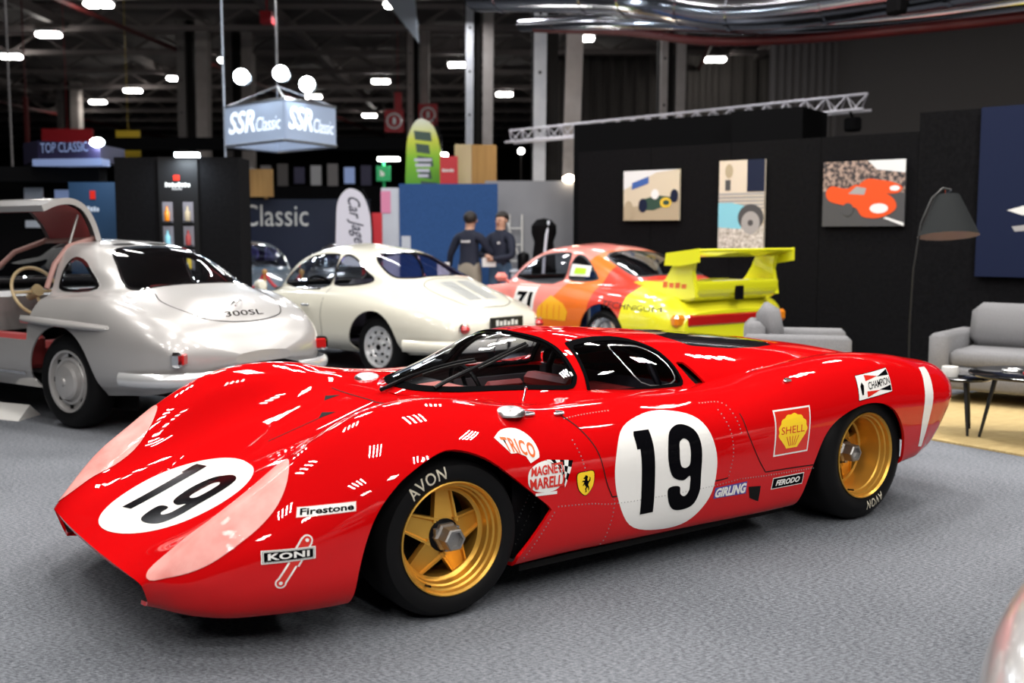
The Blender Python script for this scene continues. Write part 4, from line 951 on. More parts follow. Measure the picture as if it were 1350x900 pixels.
# wheels
def race_wheel(x, yo, R, width, dish, s, steer=0.0, txt0=100, txtm=None):
    """yo = outer rim plane; s = side"""
    w = MB()
    prof = [(.200, -.03), (.204, -.006), (.214, .000), (.228, .006), (.250, .010), (.272, .004), (R - .012, -.020), (R - .003, -.040), (R, -.06),
            (R, -width + .06), (R - .004, -width + .035), (.27, -width), (.21, -width), (.2, -width + .03)]
    w.lathe([(r, s * h) for r, h in prof], 'y', 72)
    t = w.build('tire', 'rubber', red, True, 40, loc=(x, s * yo, R), rot=(0, 0, steer))
    b = MB()
    b.lathe([(r, s * h) for r, h in [(.203, -.02), (.2115, -.004), (.2115, .004), (.207, .006), (.200, -.004), (.197, -.022), (.190, -.026), (.186, -.045), (.180, -.05), (.176, -.075 - dish * .3), (.172, -.08 - dish), (.162, -.085 - dish), (.160, -width + .03), (.19, -width + .02)]], 'y', 72)
    b.build('rim', 'gold_rim', t, True, 25)
    hb = MB()
    y0 = -.085 - dish
    hb.lathe([(.16, s * (y0 - .10)), (.01, s * (y0 - .10))], 'y', 40)
    hb.build('brake_disc', 'deep_black', t)
    for k in range(5):
        a = math.radians(95 + 72 * k)
        q = MB()
        def pt(r, u, h):
            return (r * math.cos(a) * 1.0 - u * math.sin(a), s * h, r * math.sin(a) + u * math.cos(a))
        ri, ro, wi, wo = .050, .166, .052, .034
        ys = [y0 + .012, y0 - .004]
        V = []
        for r, wd, h in ((ri, wi, ys[0] + .02), (ro, wo, ys[1])):
            for u, dh in ((-1, 0), (-.82, 0), (-.70, -.010), (.70, -.010), (.82, 0), (1, 0), (1, -.03), (-1, -.03)):
                V.append(pt(r, u * wd, h + dh))
        q.add(V, [(i, (i + 1) % 8, 8 + (i + 1) % 8, 8 + i) for i in range(8)])
        q.build('spoke', 'gold_rim', t)
    h = MB()
    h.lathe([(r, s * hh) for r, hh in [(.062, y0 - .03), (.062, y0 + .025), (.052, y0 + .030), (.03, y0 + .03)]], 'y', 32)
    h.build('hub', 'satin_black', t, True)
    nb = MB(); n0 = y0 + .028
    nb.lathe([(.054, s * n0), (.054, s * (n0 + .020)), (.046, s * (n0 + .030)), (.046, s * (n0 + .034))], 'y', 6)
    nb.lathe([(.046, s * (n0 + .030)), (.044, s * (n0 + .076)), (.039, s * (n0 + .082)), (.031, s * (n0 + .082)), (.029, s * (n0 + .062)), (.001, s * (n0 + .062))], 'y', 6)
    for k in range(3):
        a = math.radians(30 + 120 * k); nb.box((.045 * math.cos(a), s * (n0 + .012), .045 * math.sin(a)), (.022, .02, .022))
    nb.build('hub_nut', 'dull_steel', t)
    va = MB(); va.cyl((.19 * math.cos(-1.0), s * -.02, .19 * math.sin(-1.0)), (.186 * math.cos(-1.0), s * .012, .186 * math.sin(-1.0)), .004); va.build('valve', 'satin_black', t)
    if s > 0:   # raised maker's lettering on the sidewall
        tv, tt, asp = text2d('AVON', bold=0.008, spacing=1.15)
        tv, tt = refine(tv, tt, .12)
        V = []
        rl, hl = .2285, .046
        arc = txtm or .46
        for u, v in tv:
            ang = math.radians(txt0) - (u - .5) * arc; r = rl + v * hl
            yy = np.interp(r, [.228, .250, .272], [.0075, .0115, .0055])
            V.append((-r * math.cos(PI - ang), s * yy, r * math.sin(ang)) if False else (r * math.cos(ang) * -1 * -1, s * yy, r * math.sin(ang)))
        # seen from the left side, local +x points to the viewer's left
        V = [(-a, b, c) for a, b, c in V]
        mesh('tire_lettering', V, [q[::-1] for q in tt], 'cream_letter', t, False)
    return t
STEER = -0.028
for s in (1, -1):
    race_wheel(0, .868, .298, .255, 0.0, s, STEER, 116, .66)
    race_wheel(-2.37, .912, .323, .34, .075, s, 0, -72, .50)
# numbers, sponsor marks and panel seams of the red car
def poly2(loops): return tess(loops)
def digit1(h=1.0):
    return poly2([[(.0, .96), (.02, 1.0), (.24, 1.0), (.24, .0), (.045, .0), (.045, .80), (.0, .80)]])
def digit9():
    o = crpoly([(.26, 1.0), (.07, .93), (.0, .76), (.0, .58), (.07, .42), (.24, .36), (.34, .40), (.345, .3), (.335, .22), (.27, .165), (.20, .20), (.18, .29), (.0, .29), (.025, .12), (.10, .03), (.26, .0), (.43, .04), (.51, .18), (.52, .40), (.52, .76), (.45, .93)], 5, True)
    i = crpoly([(.26, .845), (.19, .81), (.175, .72), (.175, .61), (.20, .53), (.26, .505), (.325, .53), (.345, .61), (.345, .73), (.325, .81)], 5, True)
    return poly2([[tuple(p) for p in o], [tuple(p) for p in i[::-1]]])
def num19(parent, bvh, axis, one_map, nine_map):
    for nm, (v, t), mp in (('digit', digit1(), one_map), ('digit', digit9(), nine_map)):
        v, t = refine(v, t, .12)
        stick(nm, mp(v), t, bvh, axis, 'black_vinyl', parent, .0032)
DR = crpoly([(-1.105, .657), (-1.236, .615), (-1.288, .509), (-1.304, .408), (-1.273, .277), (-1.165, .185), (-.992, .175), (-.827, .225), (-.749, .355), (-.737, .488), (-.80, .605), (-.953, .656)], 5, True)
def quadm(BL, BR, TR, TL): return lambda v: quad_map(np.asarray(v, float), (BL, BR, TR, TL))
for s in (1, -1):
    v, t = poly2([[tuple(p) for p in DR]])
    r = stick('number_roundel', v, t, RED_BVH, 'y', 'white_vinyl', red, .0016, .05, s)
    if s > 0:
        m1 = lambda v: np.stack([-.858 - v[:, 0] * .37, .262 + v[:, 1] * .338], 1)
        m9 = lambda v: np.stack([-1.024 - v[:, 0] * .358, .246 + v[:, 1] * .358], 1)
    else:
        m1 = lambda v: np.stack([-1.19 + v[:, 0] * .40, .262 + v[:, 1] * .338], 1)
        m9 = lambda v: np.stack([-1.03 + v[:, 0] * .358, .246 + v[:, 1] * .358], 1)
    for v, t, mp in ((*digit1(), m1), (*digit9(), m9)):
        stick('digit', mp(v), t, RED_BVH, 'y', 'black_vinyl', r, .0032, .04, s)
v, t = poly2([ell(.288, .327, 64, c=(.706, -.026))])
hr = stick('number_roundel', v, t, RED_BVH, 'z', 'white_vinyl', red, .0016, .05)
cu, cv_ = np.array([-.20, .98]), np.array([-.972, -.235])
def hoodmap(ox, oy, sc): return lambda v: np.array([ox, oy]) + np.outer(v[:, 0] * sc * 1.02, cu) + np.outer(v[:, 1] * sc, cv_)
for v, t, mp in ((*digit1(), hoodmap(.880, -.185, .345)), (*digit9(), hoodmap(.893, .030, .375))):
    stick('digit', mp(v), t, RED_BVH, 'z', 'black_vinyl', hr, .0032, .04)

def label_side(name, quad, base, text, tmat, lettering=(.06, .18, .94, .82), border=None, bw=.03, **k):
    m = quadm(*quad)
    sq = np.array([(0, 0), (1, 0), (1, 1), (0, 1)], float); tq = np.array([(0, 1, 2), (0, 2, 3)])
    root = stick(name, m(sq), tq, RED_BVH, 'y', border or base, red, .0014, .04)
    if border:
        asp = np.linalg.norm(np.subtract(quad[1], quad[0])) / np.linalg.norm(np.subtract(quad[3], quad[0]))
        b = np.array([(bw / asp * 2, bw * 2), (1 - bw / asp * 2, bw * 2), (1 - bw / asp * 2, 1 - bw * 2), (bw / asp * 2, 1 - bw * 2)])
        stick('field', m(b), tq, RED_BVH, 'y', base, root, .0022, .04)
    if text:
        v, t, a = text2d(text, **k)
        x0, y0, x1, y1 = lettering
        stick('lettering', m(np.stack([x0 + v[:, 0] * (x1 - x0), y0 + v[:, 1] * (y1 - y0)], 1)), t, RED_BVH, 'y', tmat, root, .0032, .03)
    return root, m
label_side('sponsor_sticker', [(.609, .471), (.419, .478), (.414, .512), (.598, .504)], 'white_vinyl', 'Firestone', 'black_vinyl', (.06, .2, .95, .82), 'red_vinyl', .03, bold=.03)
# damper maker's sticker
dm = np.array([(.586, .402), (.672, .268)]); dd = dm[1] - dm[0]; dn = np.array([-dd[1], dd[0]]) / np.linalg.norm(dd)
bar = [dm[0] + dn * .014, dm[0] + dd * .55 + dn * .016, dm[0] + dd * .55 + dn * .010, dm[1] + dn * .010, dm[1] - dn * .010, dm[0] + dd * .55 - dn * .010, dm[0] + dd * .55 - dn * .016, dm[0] - dn * .014]
def grow(P, k): c = np.mean(P, axis=0); return [tuple(c + (np.array(p) - c) * k) for p in P]
kr = stick('sponsor_sticker', *join2(poly2([[tuple(p + np.sign((p - np.mean(bar, axis=0)) @ dn) * dn * .006) for p in bar]]), poly2([ell(.018, .018, 24, c=dm[0])]), poly2([ell(.018, .018, 24, c=dm[1])])), RED_BVH, 'y', 'white_vinyl', red, .0014, .04)
stick('damper_shape', *join2(poly2([[tuple(p) for p in bar]]), poly2([ell(.013, .013, 24, c=dm[0])]), poly2([ell(.013, .013, 24, c=dm[1])])), RED_BVH, 'y', 'red_vinyl', kr, .0022, .04)
for c in dm: stick('damper_eye', *poly2([ell(.006, .006, 16, c=c)]), RED_BVH, 'y', 'white_vinyl', kr, .0029, .04)
km = quadm((.729, .335), (.562, .340), (.561, .381), (.726, .378))
tq = np.array([(0, 1, 2), (0, 2, 3)])
for nm, e, mm_, of in (('outline', 0, 'white_vinyl', .0036), ('band', .025, 'black_vinyl', .0044), ('outline', .035, 'white_vinyl', .0050), ('band', .05, 'black_vinyl', .0057)):
    stick(nm, km(np.array([(e, e * 3), (1 - e, e * 3), (1 - e, 1 - e * 3), (e, 1 - e * 3)])), tq, RED_BVH, 'y', mm_, kr, of, .04)
v, t, a = text2d('KONI', bold=.035, spacing=1.1)
stick('lettering', km(np.stack([.12 + v[:, 0] * .76, .26 + v[:, 1] * .5], 1)), t, RED_BVH, 'y', 'white_vinyl', kr, .0064, .03)
# wiper maker's fan-shaped sticker
fan = crpoly([(-.177, .652), (-.223, .672), (-.301, .668), (-.352, .632), (-.369, .585), (-.365, .560)], 4)
fan = [tuple(p) for p in fan] + [(-.318, .545), (-.302, .572), (-.268, .588), (-.235, .590)]
fr = stick('sponsor_sticker', *poly2([fan]), RED_BVH, 'y', 'white_vinyl', red, .0014, .03)
v, t, a = text2d('TRICO', bold=.025, spacing=1.12)
stick('lettering', quadm((-.215, .598), (-.352, .552), (-.362, .618), (-.192, .664))(np.stack([.04 + v[:, 0] * .92, .05 + v[:, 1] * .8 + .25 * v[:, 0] * (1 - v[:, 0])], 1)), t, RED_BVH, 'y', 'orange_vinyl', fr, .0026, .03)
# ignition maker's sticker with chequered flag
mg = crpoly([(-.300, .470), (-.306, .515), (-.345, .538), (-.40, .545), (-.45, .535), (-.474, .505), (-.468, .455), (-.435, .430), (-.37, .428), (-.32, .445)], 4, True)
mr = stick('sponsor_sticker', *poly2([[tuple(p) for p in mg]]), RED_BVH, 'y', 'white_vinyl', red, .0014, .03)
for s_, q in (('MAGNETI', ((-.312, .495), (-.475, .492), (-.47, .532), (-.318, .528))), ('MARELLI', ((-.310, .445), (-.470, .440), (-.478, .484), (-.305, .487)))):
    v, t, a = text2d(s_, bold=.03); stick('lettering', quadm(*q)(v), t, RED_BVH, 'y', 'red_vinyl', mr, .0036, .03)
stick('strip', *poly2([[(-.335, .418), (-.44, .412), (-.44, .424), (-.335, .429)]]), RED_BVH, 'y', 'white_vinyl', mr, .0014, .03)
fl = quadm((-.455, .43), (-.47, .425), (-.525, .535), (-.385, .545))
flagq = lambda a, b: (lambda p: p)(np.array([(-.385, .545), (-.525, .530), (-.500, .480), (-.440, .500)]))
A, B, C_, D = (np.array(p) for p in ((-.395, .548), (-.525, .530), (-.478, .432), (-.462, .500)))
for i in range(6):
    for j in range(4):
        def fp(u, w): return (1 - u) * (1 - w) * A + u * (1 - w) * B + u * w * C_ + (1 - u) * w * D
        if j == 0 and i == 0: pass
        q = [fp(i / 6, j / 4), fp((i + 1) / 6, j / 4), fp((i + 1) / 6, (j + 1) / 4), fp(i / 6, (j + 1) / 4)]
        stick('flag_check', *poly2([[tuple(p) for p in q]]), RED_BVH, 'y', 'black_vinyl' if (i + j) % 2 else 'white_vinyl', mr, .0028, .03)
# yellow shield with the rearing horse
sh = lambda P: [(-.543 - a * .08, .478 - b * .092) for a, b in P]
shp = crpoly([(0, .06), (.5, 0), (1, .04), (1, .5), (.86, .76), (.5, 1.0), (.12, .76), (0, .5)], 4, True)
sr = stick('shield_badge', *poly2([sh([(.5 + (a - .5) * 1.08, .5 + (b - .5) * 1.06) for a, b in shp])]), RED_BVH, 'y', 'black_vinyl', red, .0014, .03)
stick('field', *poly2([sh(shp)]), RED_BVH, 'y', 'yellow_vinyl', sr, .0022, .03)
horse = [(.42, .16), (.52, .14), (.56, .2), (.66, .25), (.62, .30), (.55, .28), (.58, .36), (.70, .34), (.76, .42), (.68, .40), (.60, .44), (.66, .50), (.72, .58), (.66, .57), (.58, .52), (.56, .58), (.48, .64), (.56, .72), (.50, .82), (.58, .86), (.44, .86), (.48, .74), (.40, .66), (.34, .74), (.38, .80), (.28, .78), (.30, .66), (.36, .56), (.30, .46), (.22, .40), (.20, .28), (.28, .22), (.26, .32), (.34, .40), (.40, .38), (.40, .28), (.36, .22)]
stick('horse', *poly2([sh([(1 - a, b) for a, b in horse])]), RED_BVH, 'y', 'black_vinyl', sr, .0030, .02)
# shell sticker
shr, m = label_side('sponsor_sticker', [(-1.645, .411), (-1.867, .414), (-1.891, .621), (-1.659, .616)], 'red_vinyl', None, None, border='white_vinyl', bw=.018)
pec = [(.5 + .40 * math.cos(a) * (1 + .035 * math.cos(a * 13)), .52 + .36 * math.sin(a) * (1 + .035 * math.cos(a * 13))) for a in np.linspace(-.30, PI + .30, 60)]
pec = pec + [(.30, .20), (.34, .14), (.66, .14), (.70, .20)]
stick('pecten', m(np.array(poly2([pec])[0])), poly2([pec])[1], RED_BVH, 'y', 'yellow_vinyl', shr, .0030, .03)
v, t, a = text2d('SHELL', bold=.0); stick('lettering', m(np.stack([.17 + v[:, 0] * .66, .46 + v[:, 1] * .16], 1)), t, RED_BVH, 'y', 'red_vinyl', shr, .0038, .03)
ribs = [ribbon([(.5 + .04 * k, .19), (.5 + .085 * k, .40)], .018) for k in (-2, -1, 0, 1, 2)]
v, t = join2(*ribs); stick('rib_lines', m(v), t, RED_BVH, 'y', 'red_vinyl', shr, .0038, .03)
label_side('sponsor_sticker', [(-1.298, .266), (-1.495, .263), (-1.494, .319), (-1.303, .314)], 'blue_vinyl', 'GIRLING', 'white_vinyl', (.02, .08, .98, .92), None, bold=.05, shear=.15)
label_side('sponsor_sticker', [(-1.652, .259), (-1.854, .261), (-1.859, .315), (-1.657, .312)], 'black_vinyl', 'FERODO', 'white_vinyl', (.12, .25, .88, .75), 'white_vinyl', .035, bold=.04, shear=.15)
cr, m = label_side('sponsor_sticker', [(-2.227, .610), (-2.505, .632), (-2.542, .742), (-2.258, .725)], 'white_vinyl', 'CHAMPION', 'black_vinyl', (.29, .34, .96, .64), 'black_vinyl', .012, bold=.01)
for P_, mm_ in (([(.24, .06), (.62, .22), (.24, .30)], 'red_vinyl'), ([(.97, .06), (.6, .24), (.97, .30)], 'black_vinyl'), ([(.24, .94), (.62, .78), (.24, .70)], 'red_vinyl'), ([(.97, .94), (.6, .76), (.97, .70)], 'black_vinyl'), ([(.09, .2), (.14, .2), (.17, .55), (.12, .70), (.07, .55)], 'black_vinyl')):
    stick('bow_shape', m(np.array(poly2([P_])[0])), poly2([P_])[1], RED_BVH, 'y', mm_, cr, .0030, .03)
stripe = crpoly([(-2.875, .713), (-2.804, .608), (-2.772, .476), (-2.771, .325)], 6).tolist() + crpoly([(-2.803, .32), (-2.837, .449), (-2.897, .617), (-2.965, .708)], 6).tolist()
for s in (1, -1): stick('tail_stripe', *poly2([[tuple(p) for p in stripe]]), RED_BVH, 'y', 'white_vinyl', red, .0016, .03, s)

# film over the headlamps
LAMP = [(.562, .705), (.60, .785), (.65, .815), (.72, .818), (.815, .792), (.90, .741), (.975, .67), (1.02, .61), (1.005, .585), (.90, .575), (.80, .563), (.68, .585), (.60, .64)]
for s in (1, -1):
    P = crpoly([(a, s * b) for a, b in LAMP], 4, True)
    stick('headlamp_cover', *poly2([[tuple(p) for p in P]]), RED_BVH, 'z', 'lamp_cover_film', red, .0035, .025)

# panel seams and latches
def seam(pts, w=.005, axis='y', mm='deep_black', name='panel_gap', sm=5):
    for s in ((1, -1) if axis == 'y' else (1,)):
        v, t = ribbon(crpoly(pts, sm), w)
        stick(name, v, t, RED_BODY_BVH if axis == 'y' else RED_BVH, axis, mm, red, .0012, .04, s)
seam([(-.545, .694), (-.60, .644), (-.651, .562), (-.692, .42), (-.722, .358)])
seam([(-.722, .358), (-1.022, .354), (-1.318, .346), (-1.375, .35)])
seam([(-1.471, .618), (-1.487, .537), (-1.555, .412), (-1.603, .348)])
seam([(-1.603, .347), (-1.80, .345), (-1.92, .342)])
v, t = ribbon([(-.15, -.40), (-.165, -.08), (-.165, .08), (-.15, .40)], .005); stick('panel_gap', v, t, RED_BVH, 'z', 'deep_black', red, .0012)
for P in ([(-.02, -.10), (.015, -.165), (.055, -.115)], [(-.13, -.275), (-.085, -.335), (-.055, -.285)]):
    stick('hood_vent', *poly2([P]), RED_BVH, 'z', 'deep_black', red, .0012)
for s in (1, -1):
    stick('brake_duct', *poly2([[(-1.507, .292), (-1.583, .286), (-1.583, .213), (-1.523, .238)]]), RED_BVH, 'y', 'deep_black', red, .002, .04, s)
stick('hood_ridge_line', *ribbon([(.28, -.13), (.02, -.115)], .006), RED_BVH, 'z', 'deep_black', red, .0012)  # thin black line painted for a raised edge of the hood
rv = MB()
def rivet_line(pts, n):
    P = crpoly(pts, 8); L = np.concatenate([[0], np.cumsum(np.linalg.norm(np.diff(P, axis=0), axis=1))])
    for d in np.linspace(0, L[-1], n):
        x, z = np.interp(d, L, P[:, 0]), np.interp(d, L, P[:, 1])
        h = RED_BODY_BVH.ray_cast(Vector((x, 3, z)), Vector((0, -1, 0)))[0]
        if h: rv.ball((h.x, h.y, h.z), .0032, 6)
for pts, n in (([(-.303, .18), (-.43, .34)], 14), ([(-.45, .36), (-.62, .345), (-.72, .33), (-1.3, .325), (-1.45, .335)], 60), ([(-.70, .16), (-.73, .28), (-.735, .345)], 12),
               ([(-1.38, .36), (-1.40, .45), (-1.39, .55), (-1.37, .64)], 18), ([(-1.45, .335), (-1.60, .33), (-1.92, .326)], 30), ([(-.55, .60), (-.575, .52), (-.60, .40)], 14),
               ([(-.56, .675), (-.66, .68), (-.8, .682)], 16), ([(-1.30, .67), (-1.42, .66), (-1.44, .60), (-1.45, .54)], 16)):
    rivet_line(pts, n)
tag(rv.build('rivets', 'dull_steel', red, True), kind='stuff')
# brushed filler caps, latches, wipers
for c in ((-.315, .785, .722), (-.345, -.42, .722)):
    MB().lathe([(.062, -.012), (.060, .004), (.050, .014), (.030, .021), (.001, .023)], 'z', 32, c).build('filler_cap', 'alloy', red, True, 50)
for c in ((-.40, .80, .706), (-1.835, .862, .728), (-.545, .80, .695)):
    MB().box(c, (.045, .018, .012), 0, .004).cyl((c[0] - .02, c[1], c[2] + .004), (c[0] + .02, c[1], c[2] + .012), .005).build('latch', 'steel', red)
def glass_pt(x, y, off=.012):
    h, n, i, d = RED_BVH.ray_cast(Vector((x, y, 3)), Vector((0, 0, -1)))
    return h + (n if n.z > 0 else -n) * off
for a, b in (((-.235, -.085), (-.565, .175)), ((-.335, .215), (-.790, .250))):
    pts = [glass_pt(a[0] + (b[0] - a[0]) * t, a[1] + (b[1] - a[1]) * t, .014) for t in np.linspace(0, 1, 10)]
    w = MB().tube(pts, [.010] * 4 + [.007] * 6, 8).build('wiper', 'satin_black', red, True)
    pb = [p + Vector((0.01, .03, -.006)) for p in pts[4:]]
    MB().tube(pb, .006, 6).build('wiper_blade', 'rubber', w, True)
# dive-plane aerial and mirror stalk on the cowl
MB().cyl((-.50, .62, .725), (-.53, .60, .775), .004).ball((-.53, .60, .775), .008, 8).build('cowl_stalk', 'chrome', red, True)

# cockpit
tub = MB(); tub.box((-.98, 0, .20), (1.1, 1.12, .03)); tub.box((-1.50, 0, .46), (.03, 1.12, .48)); tub.box((-.45, 0, .40), (.03, .9, .4))
for s in (1, -1): tub.box((-.98, s * .56, .44), (1.1, .02, .42))
tub.build('cockpit_tub', 'interior_dark', red)
dash = MB(); dash.prism([(-.36, .62), (-.36, .675), (-.42, .69), (-.66, .70), (-.70, .675), (-.70, .58)], -.44, .44, 'y'); dash.build('dashboard', 'satin_black', red)
mat('dash_mat_pink', (0.45, 0.10, 0.08), 0.6)
MB().prism([(-.40, -.16), (-.44, .05), (-.62, .07), (-.62, -.22)], .700, .706).build('dash_cover', 'dash_mat_pink', red)
def seat(y):
    b = MB()
    for i in range(5):
        z0 = .30 + i * .085; x0 = -1.10 - i * .055
        b.box((x0, y, z0), (.10, .40, .08), 0, .025)
    b.box((-.92, y, .25), (.42, .42, .10), 0, .03)
    for s in (1, -1): b.box((-1.17, y + s * .215, .46), (.24, .05, .36), 0, .02)
    return b.build('seat', 'seat_red', red, True)
seat(.24); seat(-.24)
rg = MB(); rg.lathe([(.125 + .012 * math.cos(a), .012 * math.sin(a)) for a in np.linspace(0, 2 * PI, 9)], 'x', 32)
rg.box((0, 0, 0), (.006, .24, .03)); rg.box((0, 0, 0), (.006, .03, .24))
sw = rg.build('steering_wheel', 'satin_black', red, True, 40, loc=(-.78, -.22, .655), rot=(0, .35, 0))
MB().tube([(-1.44, -.42, .25), (-1.44, -.42, .70), (-1.44, -.34, .82), (-1.44, 0, .88), (-1.44, .34, .82), (-1.44, .42, .70), (-1.44, .42, .25)], .019, 10).build('roll_hoop', 'satin_black', red, True)
# sliding pane outline on each side window
for s in (1, -1):
    pts = crpoly([(-1.14, .885), (-1.20, .74), (-1.40, .735), (-1.395, .82), (-1.34, .872), (-1.25, .888)], 4, True)
    v, t = ribbon(pts, .006, True); stick('pane_outline', v, t, RED_BVH, 'y', 'steel', red, .001, .03, s)

# ------------------------------------------------------------------ the other show cars
def road_wheel(parent, x, y, R, width, rim_r, s, style, rim_mat='wheel_silver'):
    t = MB().lathe([(r, s * h) for r, h in [(rim_r - .01, -.03), (rim_r, -.004), (rim_r + .02, .006), ((rim_r + R) / 2, .014), (R - .03, .004), (R - .008, -.02), (R, -.05), (R, -width + .05), (R - .01, -width + .02), (rim_r, -width)]], 'y', 48).build('tire', 'rubber', parent, True, 40, loc=(x, s * y, R))
    if style == 'cap':       # painted rim with pressed hub cap
        MB().lathe([(r * rim_r, s * h) for r, h in [(1.02, -.01), (1.0, .006), (.93, .002), (.88, -.03), (.80, -.035), (.74, -.012), (.68, -.012), (.62, -.02), (.58, .012), (.50, .026), (.30, .034), (.14, .036), (.10, .046), (.001, .048)]], 'y', 48).build('rim', rim_mat, t, True, 25)
        for k in range(8):
            a = 2 * PI * k / 8; r = .82 * rim_r
            MB().box((r * math.cos(a), s * -.028, r * math.sin(a)), (.035, .012, .035), 0, .005).build('rim_slot', 'deep_black', t)
    elif style == 'chrome':  # chromed steel rim with slots and open centre
        MB().lathe([(r * rim_r, s * h) for r, h in [(1.02, -.01), (1.0, .008), (.95, .004), (.90, -.022), (.84, -.03), (.78, -.016), (.66, -.006), (.56, -.010), (.50, -.022), (.44, -.02), (.36, -.012), (.34, .0), (.24, .004), (.22, -.004), (.001, -.006)]], 'y', 48).build('rim', 'bright_trim', t, True, 25)
        for k in range(10):
            a = 2 * PI * k / 10; r = .72 * rim_r
            MB().box((r * math.cos(a), s * -.008, r * math.sin(a)), (.026, .014, .026), 0, .004).build('rim_slot', 'deep_black', t)
        for k in range(5):
            a = 2 * PI * k / 5 + .3; r = .40 * rim_r
            MB().lathe([(.012, s * -.018), (.012, s * .0), (.001, s * .002)], 'y', 8, (r * math.cos(a), 0, r * math.sin(a))).build('wheel_nut', 'satin_black', t)
        MB().lathe([(.026, s * -.01), (.026, s * .006), (.001, s * .008)], 'y', 16).build('hub', 'satin_black', t)
    else:                     # split rim race wheel, bright lip
        MB().lathe([(r * rim_r, s * h) for r, h in [(1.02, -.01), (1.0, .008), (.95, -.01), (.90, -.07), (.84, -.075), (.80, -.10), (.5, -.09), (.2, -.085), (.001, -.085)]], 'y', 40).build('rim', 'chrome', t, True, 25)
        for k in range(5):
            a = 2 * PI * k / 5
            MB().cyl((.03 * math.cos(a), s * -.07, .03 * math.sin(a)), (.78 * rim_r * math.cos(a), s * -.08, .78 * rim_r * math.sin(a)), .035, .028, 8).build('spoke', 'wheel_silver', t)
    return t
def arch_poly(x, zc, r, n=40): return [(x + r * math.cos(2 * PI * i / n), zc + r * math.sin(2 * PI * i / n)) for i in range(n)]
class Shell:
    """half-section loft that is cut into painted shell, glass and openings"""
    def __init__(s, rows, n=90, m=7, ends=True):
        xs = [r[0] for r in rows]; lo, hi = min(xs), max(xs)
        u = np.linspace(0, 1, n); xq = lo + (hi - lo) * (u + .06 * np.sin(2 * PI * u) * 0)
        s.G = mirror_grid(loft(rows, xq, m))
        for i, sg in ((0, 1), (-1, -1)):                  # round the ends off in plan
            pass
        s.V, s.T = grid_tris(s.G)
        s.bvh = bvh_of([(s.V, s.T)])
    def cut(s, f):
        s.V, a, s.T = isocut(s.V, s.T, f(s.V))
        return s.V, a
    def xz(s, poly, ymin=0.0, zmin=-9): return lambda V: np.maximum(np.maximum(poly_sdf(V[:, [0, 2]], poly), ymin - np.abs(V[:, 1])), zmin - V[:, 2])
    def xy(s, poly, zmin): return lambda V: np.maximum(poly_sdf(V[:, :2], poly), zmin - V[:, 2])
    def window(s, name, f, parent, glass='car_glass', frame='car_glass_edge', w=.02):
        V, T = s.cut(f)
        Vb, Tg, Ts = isocut(V, T, f(V) + w)
        res = []
        for sg in ((1, -1) if V[T][:, :, 1].min() < -.02 and abs(V[T].mean(1)[:, 1]).min() > .12 else (0,)):
            g = Tg if sg == 0 else np.array([t for t in Tg if Vb[t, 1].mean() * sg > 0]); q = Ts if sg == 0 else np.array([t for t in Ts if Vb[t, 1].mean() * sg > 0])
            o = sheet(name, Vb, g, glass, parent); sheet('frame', Vb, q, frame, o, .012, off=.003); res.append(o)
        return res
    def caps(s, m, parent):
        for i, nm in ((0, 'tail_panel'), (-1, 'nose_panel')):
            P = s.G[i]; MB().add([tuple(p) for p in P], [tuple(range(len(P)))]).build(nm, m, parent)
    def build(s, name, m, parent, thick=.012, inner='interior_dark'): return sheet(name, s.V, s.T, m, parent, thick, inner)
def mirror_poly(h): return list(h) + [(x, -y) for x, y in h[::-1] if abs(y) > 1e-6]
def wheel_tunnels(parent, xs, R, y0, y1, zt):
    for x in xs:
        for s in (1, -1):
            MB().box((x, s * (y0 - .02), zt / 2 + .08), (2 * R + .2, .02, zt - .1)).box((x, s * (y0 + y1) / 2, zt), (2 * R + .2, y1 - y0, .02)).build('wheel_house', 'deep_black', parent)
def underbody(parent, x0, x1, w, z, gaps):
    mb = MB(); mb.box(((x0 + x1) / 2, 0, z), (x1 - x0, w, .03)); mb.build('underbody', 'deep_black', parent)
def plain_seat(parent, x, y, m, z=.42, h=.5, w=.5):
    MB().box((x, y, z), (.48, w, .14), 0, .04).build('seat', m, parent, True)
    b = MB().box((0, 0, h / 2), (.12, w, h), 0, .045).build('seat_back', m, parent, True, loc=(x - .26, y, z), rot=(0, -.22, 0)); return b
def steering(parent, x, y, z, r, m, tilt=.35):
    rg = MB(); rg.lathe([(r + .013 * math.cos(a), .013 * math.sin(a)) for a in np.linspace(0, 2 * PI, 9)], 'x', 36)
    rg.box((0, 0, 0), (.012, 2 * r, .022)); rg.box((0, 0, -r / 2), (.012, .022, r)); rg.cyl((-.03, 0, 0), (.10, 0, 0), .05, .03)
    return rg.build('steering_wheel', m, parent, True, 40, loc=(x, y, z), rot=(0, tilt, 0))

